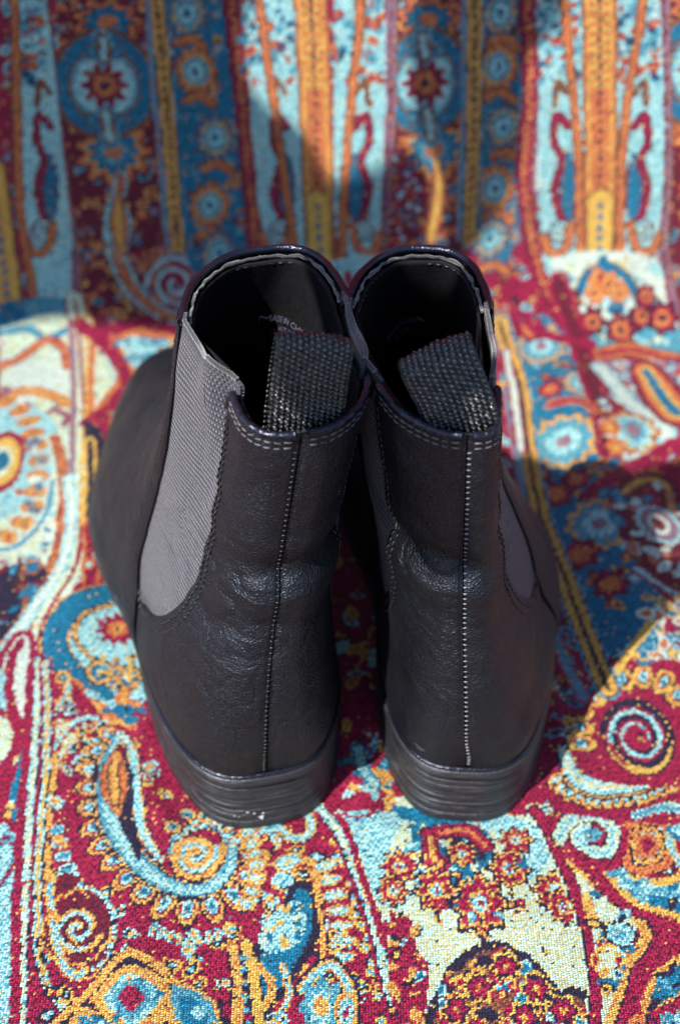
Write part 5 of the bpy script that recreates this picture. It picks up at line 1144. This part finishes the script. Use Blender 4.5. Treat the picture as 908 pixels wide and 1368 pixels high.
    # --- sole and stacked heel
    def outline(off, n=160):
        ph_ = np.linspace(-np.pi, np.pi, n, endpoint=False)
        o = key_curve(KEYS[0], ph_)
        T = np.roll(o, -1, 0)-np.roll(o, 1, 0); Nn = np.stack([T[:, 1], -T[:, 0], 0*T[:, 0]], -1); Nn /= np.linalg.norm(Nn, axis=1, keepdims=True)
        if np.mean(np.sum(Nn*(o-o.mean(0)), -1)) < 0: Nn = -Nn
        return o+Nn*off
    n = 200
    prof = [(-2, -.2), (1.6, .1), (2.7, -.6), (3.1, -2.2), (2.8, -4.6), (1.5, -5.6), (-4, -5.7)]
    rings = [outline(o_, n)+np.array([0, 0, dz+.6]) for o_, dz in prof]
    top = rings[0].copy(); top[:, 0] = top[:, 0]*.2; rings = [top]+rings
    bot = rings[-1].copy(); bot[:, 0] = bot[:, 0]*.1; rings.append(bot)
    R = np.stack(rings, 1); R[..., 2] = np.maximum(R[..., 2], .1)
    raw_mesh('sole', (R*X).reshape(-1, 3), gridF(n, len(rings), wi=True, flip=True), M['heel'], root)
    # welt seam line between upper and sole
    wl_ = outline(1.3, 240)+np.array([0, 0, 1.1])
    tube('welt', wl_*X, 1.0, M['patent'], root, 8, closed=True)
    heel = bpy.data.objects.new('heel', None); col.objects.link(heel); heel.parent = root
    nl = 7; zt = 22.2; edges_ = np.array([0, 3.9, 7.6, 9.9, 13.2, 15.4, 19.3, 22.2])
    rb = np.random.default_rng(11+sd)
    o0 = outline(0, 400)
    m = o0[:, 1] < 76; hl = o0[m]
    # order from lateral breast round the back to the medial breast
    hl = hl[np.argsort(np.arctan2(hl[:, 0], -(hl[:, 1]-76)))]
    cen = np.array([0, 40, 0])
    for k in range(nl):
        z0, z1 = edges_[k], edges_[k+1]
        off = 2.1+rb.uniform(-.16, .16)-.02*(nl-1-k)+(.5 if k == 0 else 0)
        T = np.gradient(hl, axis=0); Nn = np.stack([T[:, 1], -T[:, 0], 0*T[:, 0]], -1); Nn /= np.linalg.norm(Nn, axis=1, keepdims=True)
        if np.mean(np.sum(Nn*(hl-cen), -1)) < 0: Nn = -Nn
        nz = (noise3(hl*np.array([1, 1, 0])+k*40, 12)*.12)[:, None]
        rgs = []
        for o_, z_ in ((off-.2, z0+.02), (off-.04, z0+.10), (off, z0+.3), (off+.02, z1-.3), (off-.04, z1-.10), (off-.2, z1-.02)):
            q = hl+Nn*(o_+nz); q[:, 2] = z_; 
            # heel face leans in slightly towards the ground
            q[:, 1] += (zt-z_)*-.10*np.clip((40-q[:, 1])/40, 0, 1); rgs.append(q)
        H = np.stack(rgs, 1); nh = len(hl); V = H.reshape(-1, 3)
        F = [tuple(f) for f in gridF(nh, 6)]
        F += [tuple(i*6+5 for i in range(nh)), tuple(i*6 for i in range(nh))[::-1], tuple([j for j in range(6)]+[(nh-1)*6+j for j in range(5, -1, -1)])]
        raw_mesh('heel_lift', V*X, F, M['heel'], heel)
    # --- webbing pull loop inside the back rim
    W = tab['w']; cen_t = tab['path']; prof = np.array(cen_t, float)     # (y, z, x shift, twist)
    dd = np.r_[0, np.cumsum(np.hypot(np.diff(prof[:, 0]), np.diff(prof[:, 1])))]
    Ltot = dd[-1]; nv = int(Ltot/.17); nu_ = int(W/.17)
    # smooth the side profile
    sv = np.linspace(0, Ltot, nv)
    pr = np.stack([np.interp(sv, dd, prof[:, k]) for k in range(prof.shape[1])], -1)
    ker = np.hanning(int(5.5/.17)); ker /= ker.sum(); pad = len(ker)//2
    pr = np.stack([np.convolve(np.pad(pr[:, k], pad, 'reflect', reflect_type='odd'), ker, 'same')[pad:-pad] for k in range(pr.shape[1])], -1)
    uu = np.linspace(-W/2, W/2, nu_)
    T = np.gradient(pr[:, :2], axis=0); T /= np.linalg.norm(T, axis=1, keepdims=True)
    Nt = np.stack([0*T[:, 0], -T[:, 1], T[:, 0]], -1)                      # outward (towards the heel / camera on the rear ply)
    curve = tab.get('bow', .9)*(1-(uu/(W/2))**2)
    Px = np.zeros((nv, nu_, 3))
    tw = pr[:, 3]
    Px[..., 0] = uu[None, :]*np.cos(tw)[:, None]+pr[:, 2][:, None]
    Px[..., 1] = pr[:, 0][:, None]+uu[None, :]*np.sin(tw)[:, None]
    Px[..., 2] = pr[:, 1][:, None]+uu[None, :]*pr[:, 4][:, None]
    Px += Nt[:, None, :]*curve[None, :, None]
    # woven relief: staggered barrel-shaped floats
    px_, py_ = 1.75, 1.42
    U = uu[None, :]/px_; Vv = sv[:, None]/py_
    cu = np.floor(U+.0); st_ = Vv+.5*(np.mod(cu, 2))
    fu = U-cu-.5; st_ = st_+.35*fu; fv = st_-np.floor(st_)-.5
    r2 = np.sqrt(np.clip(1-(fu/.5)**2, 0, 1)); r3 = np.sqrt(np.clip(1-(np.abs(fv)/.56)**2, 0, 1))
    hh = 1.15*r2*r3**.8*(.75+.25*np.cos(cu*2.1+np.floor(st_)*1.7))
    hh += .12*noise3(np.stack([np.broadcast_to(uu[None, :], hh.shape), np.broadcast_to(sv[:, None], hh.shape), 0*hh], -1), .45)
    edge = np.clip((W/2-np.abs(uu))/1.0, 0, 1)[None, :]
    Px = Px+Nt[:, None, :]*(hh*edge**.5)[..., None]
    # ragged selvedge
    Px[:, 0, 0] -= .3*np.abs(np.sin(sv*np.pi/py_)); Px[:, -1, 0] += .3*np.abs(np.sin(sv*np.pi/py_+1))
    uvw = np.stack([np.broadcast_to(U, hh.shape), np.broadcast_to(Vv, hh.shape)], -1)
    N3 = np.broadcast_to(Nt[:, None, :], Px.shape)
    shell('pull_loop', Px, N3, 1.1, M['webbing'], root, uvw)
    # loose fibres along the loop
    fv_ = []; ff_ = []
    r4 = np.random.default_rng(5+sd)
    for _ in range(420):
        i = r4.integers(8, nv-8); j = r4.integers(0, nu_) if r4.random() < .55 else r4.choice([0, 1, nu_-2, nu_-1])
        p = Px[i, j]; d = Nt[i]*r4.uniform(.2, 1)+r4.normal(0, .7, 3); d /= np.linalg.norm(d); L_ = r4.uniform(.5, 1.5); b_ = np.cross(d, r4.normal(0, 1, 3)); b_ /= np.linalg.norm(b_)
        o = len(fv_); w_ = .035; q = [p, p+d*L_*.5+b_*.12*L_, p+d*L_+b_*r4.uniform(-.4, .4)*L_]
        for c_ in q: fv_ += [c_-b_*w_, c_+b_*w_, c_+np.cross(b_, d)*w_]
        for s_ in (0, 3):
            for e_ in range(3): ff_.append((o+s_+e_, o+s_+(e_+1) % 3, o+s_+3+(e_+1) % 3, o+s_+3+e_))
    raw_mesh('loose_fibres', fv_, ff_, M['thread'], root, kind='stuff')
    return root, X
def interior_text(root, sx, sd, body, size, t0, ph0, rot=0.0):
    cu = bpy.data.curves.new('size_print', 'FONT'); cu.body = body; cu.size = size; cu.extrude = 0.0; cu.align_x = 'CENTER'; cu.resolution_u = 2
    tmp = bpy.data.objects.new('size_print', cu); col.objects.link(tmp)
    dg = bpy.context.evaluated_depsgraph_get(); me = bpy.data.meshes.new_from_object(tmp.evaluated_get(dg))
    bpy.data.objects.remove(tmp); bpy.data.curves.remove(cu)
    co = np.array([v.co[:] for v in me.vertices]); c, s = math.cos(rot), math.sin(rot)
    x = co[:, 0]*c-co[:, 1]*s; y = co[:, 0]*s+co[:, 1]*c
    ph = np.pi-x/30.0*1.0+ph0; tt = np.clip(t0+y/190.0, .2, .98)
    ph = np.where(ph > np.pi, ph-2*np.pi, ph)
    p, n = boot_surf(ph*(-sx)*-1 if False else ph*(1 if sx > 0 else -1), tt, sd, -6.8, .6)
    p = p*np.array([sx, 1, 1])*MM
    me.vertices.foreach_set('co', p.ravel()); me.update(); me.materials.clear(); me.materials.append(M['print'])
    o = bpy.data.objects.new('size_print', me); col.objects.link(o); o.parent = root
    return o

tabL = dict(flare=1.0, lean=dict(c=([0, .14, .27, .42, .58, .8, 1], [17.5, 20, 21.5, 19, 16.5, 18.5, 22.5]), w=(24, 21.5, 26.5, 26.5), p=.64, f=1.08, m=1.03, curve=0, e=1.0, n=0), w=22.5, pale=False, path=[(15, 150, 0, 0, 0), (12, 165, 0, 0, 0), (13, 182, 1, 0, -.03), (16, 196, 3, 0, -.12), (20, 206, 5.5, 0, -.26), (23.5, 207, 6, 0, -.28), (26, 204, 6, 0, -.28), (25, 194, 4, 0, -.2), (18, 178, 0, 0, 0), (16, 155, 0, 0, 0)], bow=.9)
tabR = dict(flare=.15, lean=dict(c=([0, .11, .33, .58, .8, 1], [9.4, 15, 21, 24.5, 23.5, 20.4]), w=(19.5, 20, 22.6, 22.5), p=.66, f=.98, m=1.03, curve=20, e=.5, n=.3), w=21, pale=True, path=[(15, 150, 0, 0, 0), (12, 165, 0, 0, 0), (12.5, 182, -.5, 0, .12), (15, 191, -4, 0.05, .28), (21, 200, -9.5, .2, .38), (27, 201.5, -11, .25, .38), (30, 197, -11, .2, .36), (27, 186, -7, 0, .2), (19, 172, 0, 0, 0), (17, 155, 0, 0, 0)], bow=1.2)
# side view path is given in the boot's own frame; shift to the leaning shaft
for tb_, sx_, sh_ in ((tabL, 1, 19), (tabR, -1, 9)):
    tb_['path'] = [(y+2, z+1, x+sx_*sh_, tw, sl) for y, z, x, tw, sl in tb_['path']]
bootL, XL = build_boot('left of the pair, black leather ankle boot turned outward with grey elastic side in view', (-0.0265, 0.000, 0), math.radians(12), -1, 1, tabL)
bootR, XR = build_boot('right of the pair, black leather ankle boot with pale stitched back seam and tilted loop', (0.046, 0.002, 0), math.radians(-3), 1, 2, tabR)
interior_text(bootL, -1, 1, 'MADE IN CHINA', 4.0, .866, -.45, -.10)
interior_text(bootL, -1, 1, 'H17 738', 4.0, .842, -.45, -.10)
interior_text(bootR, 1, 2, 'MADE IN CHINA', 3.5, .866, .42, .08)
interior_text(bootR, 1, 2, 'H17 738', 3.5, .845, .45, .08)
# white scuff on the left heel
sv_ = []; sf_ = []
r5 = np.random.default_rng(3)
def scuff_patch(c, rx, rz, sd_):
    """small chalky scrape on the back of the heel, local mm"""
    r_ = np.random.default_rng(sd_); n = 26
    th = np.linspace(0, 2*np.pi, n, endpoint=False); rr = 1+.35*np.sin(3*th+sd_)+r_.normal(0, .13, n)
    o0 = key_curve(KEYS[0], np.linspace(-.9, .9, 400))
    def at(x, z):
        y = np.interp(x, o0[:, 0], o0[:, 1]); return (x*XL[0], y-2.55-(22.2-z)*.10, z)
    global sv_, sf_
    b0_ = len(sv_); sv_ = sv_+[at(c[0], c[1])]+[at(c[0]+.75*rx*rr[i]*math.cos(th[i]), c[1]+rz*rr[i]*math.sin(th[i])) for i in range(n)]
    sf_ = sf_+[(b0_, b0_+1+(i+1) % n, b0_+1+i) for i in range(n)]
LEAN.update(tabL['lean'])
for c, rx, rz, s_ in (((3.2, 6.0), 1.1, 1.0, 1), ((2.4, 8.2), .5, .4, 2), ((5.8, 8.8), .5, .35, 3), ((8.2, 9.8), .6, .3, 4), ((13, 7.6), .5, .18, 5), ((11.5, 7.2), .3, .25, 7)):
    scuff_patch(c, rx, rz, s_)
raw_mesh('scuff_mark', sv_, sf_, M['scuff'], bootL)

# added leaves, unseen, outlined to cast the shade on the backrest and right fold
SHADE_OUTLINES = [[(-553, 52, 860), (-393, 54, 860), (-424, 9, 860), (-427, -8, 860), (-413, -20, 860), (-412, -36, 860), (-384, -36, 860), (-365, -29, 860), (-357, -32, 860), (-358, -42, 860), (-377, -68, 860), (-374, -75, 860), (-400, -93, 860), (-461, -109, 860), (-538, -111, 860), (-576, -104, 860), (-673, -100, 860)], [(-273, 51, 700), (-256, 82, 700), (-237, 103, 700), (-218, 123, 700), (-150, 123, 700), (-178, 90, 700), (-200, 79, 700), (-222, 49, 700), (-243, 26, 700), (-266, 10, 700), (-289, -3, 700), (-281, 17, 700), (-270, 35, 700), (-269, 44, 700)], [(-202, -63, 560), (-177, -77, 560), (-153, -82, 560), (-138, -70, 560), (-108, -66, 560), (-114, -95, 560), (-146, -106, 560), (-168, -112, 560), (-155, -125, 560), (-143, -134, 560), (-121, -133, 560), (-127, -161, 560), (-148, -155, 560), (-159, -171, 560), (-180, -196, 560), (-198, -188, 560), (-206, -109, 560)]]
k = NT('shade_leaf_green'); nl_ = k.n('ShaderNodeTexNoise', {'Vector': k.obj(), 'Scale': 30.0, 'Detail': 4.0}).outputs[0]
k.set(Base_Color=k.ramp(nl_, [(0.3, (0.03, 0.07, 0.015)), (0.7, (0.06, 0.12, 0.03))]), Roughness=0.45); M['shade_leaf'] = k.m
M['shade_twig_bark'] = plain('shade_twig_bark', (0.09, 0.06, 0.04), 0.9, 120, 0.002)
br = thing('added_shade_branch', 'added unseen leaves above the seat, outlined to shade the backrest', 'branch')
for q in SHADE_OUTLINES:
    p = np.array(q, float); n = len(p); sm = []
    for i in range(n):
        p0, p1, p2, p3 = p[i-1], p[i], p[(i+1) % n], p[(i+2) % n]
        for f in (0, .25, .5, .75): sm.append(.5*(2*p1+(p2-p0)*f+(2*p0-5*p1+4*p2-p3)*f*f+(3*p1-p0-3*p2+p3)*f**3) if np.hypot(*(p2-p1)[:2]) > 12 else p1+(p2-p1)*f)
    sm = np.array(sm); n = len(sm)
    V = np.concatenate([sm, sm+np.array([0, 0, 1.2])])
    F = [tuple(range(n))[::-1], tuple(range(n, 2*n))]+[(i, (i+1) % n, (i+1) % n+n, i+n) for i in range(n)]
    raw_mesh('shade_leaf', V, F, M['shade_leaf'], br, smooth=False)
for q in SHADE_OUTLINES:      # each leaf hangs on a twig that comes down along the light
    c = np.mean(np.array(q, float), 0); t_ = np.linspace(0, 1, 24)[:, None]
    tube('shade_twig', c+np.array([0, 0, 3])+t_*420*SUN_DIR+np.sin(t_*3)*np.array([6, -5, 0]), np.linspace(2, 6, 24), M['shade_twig_bark'], br, 8)
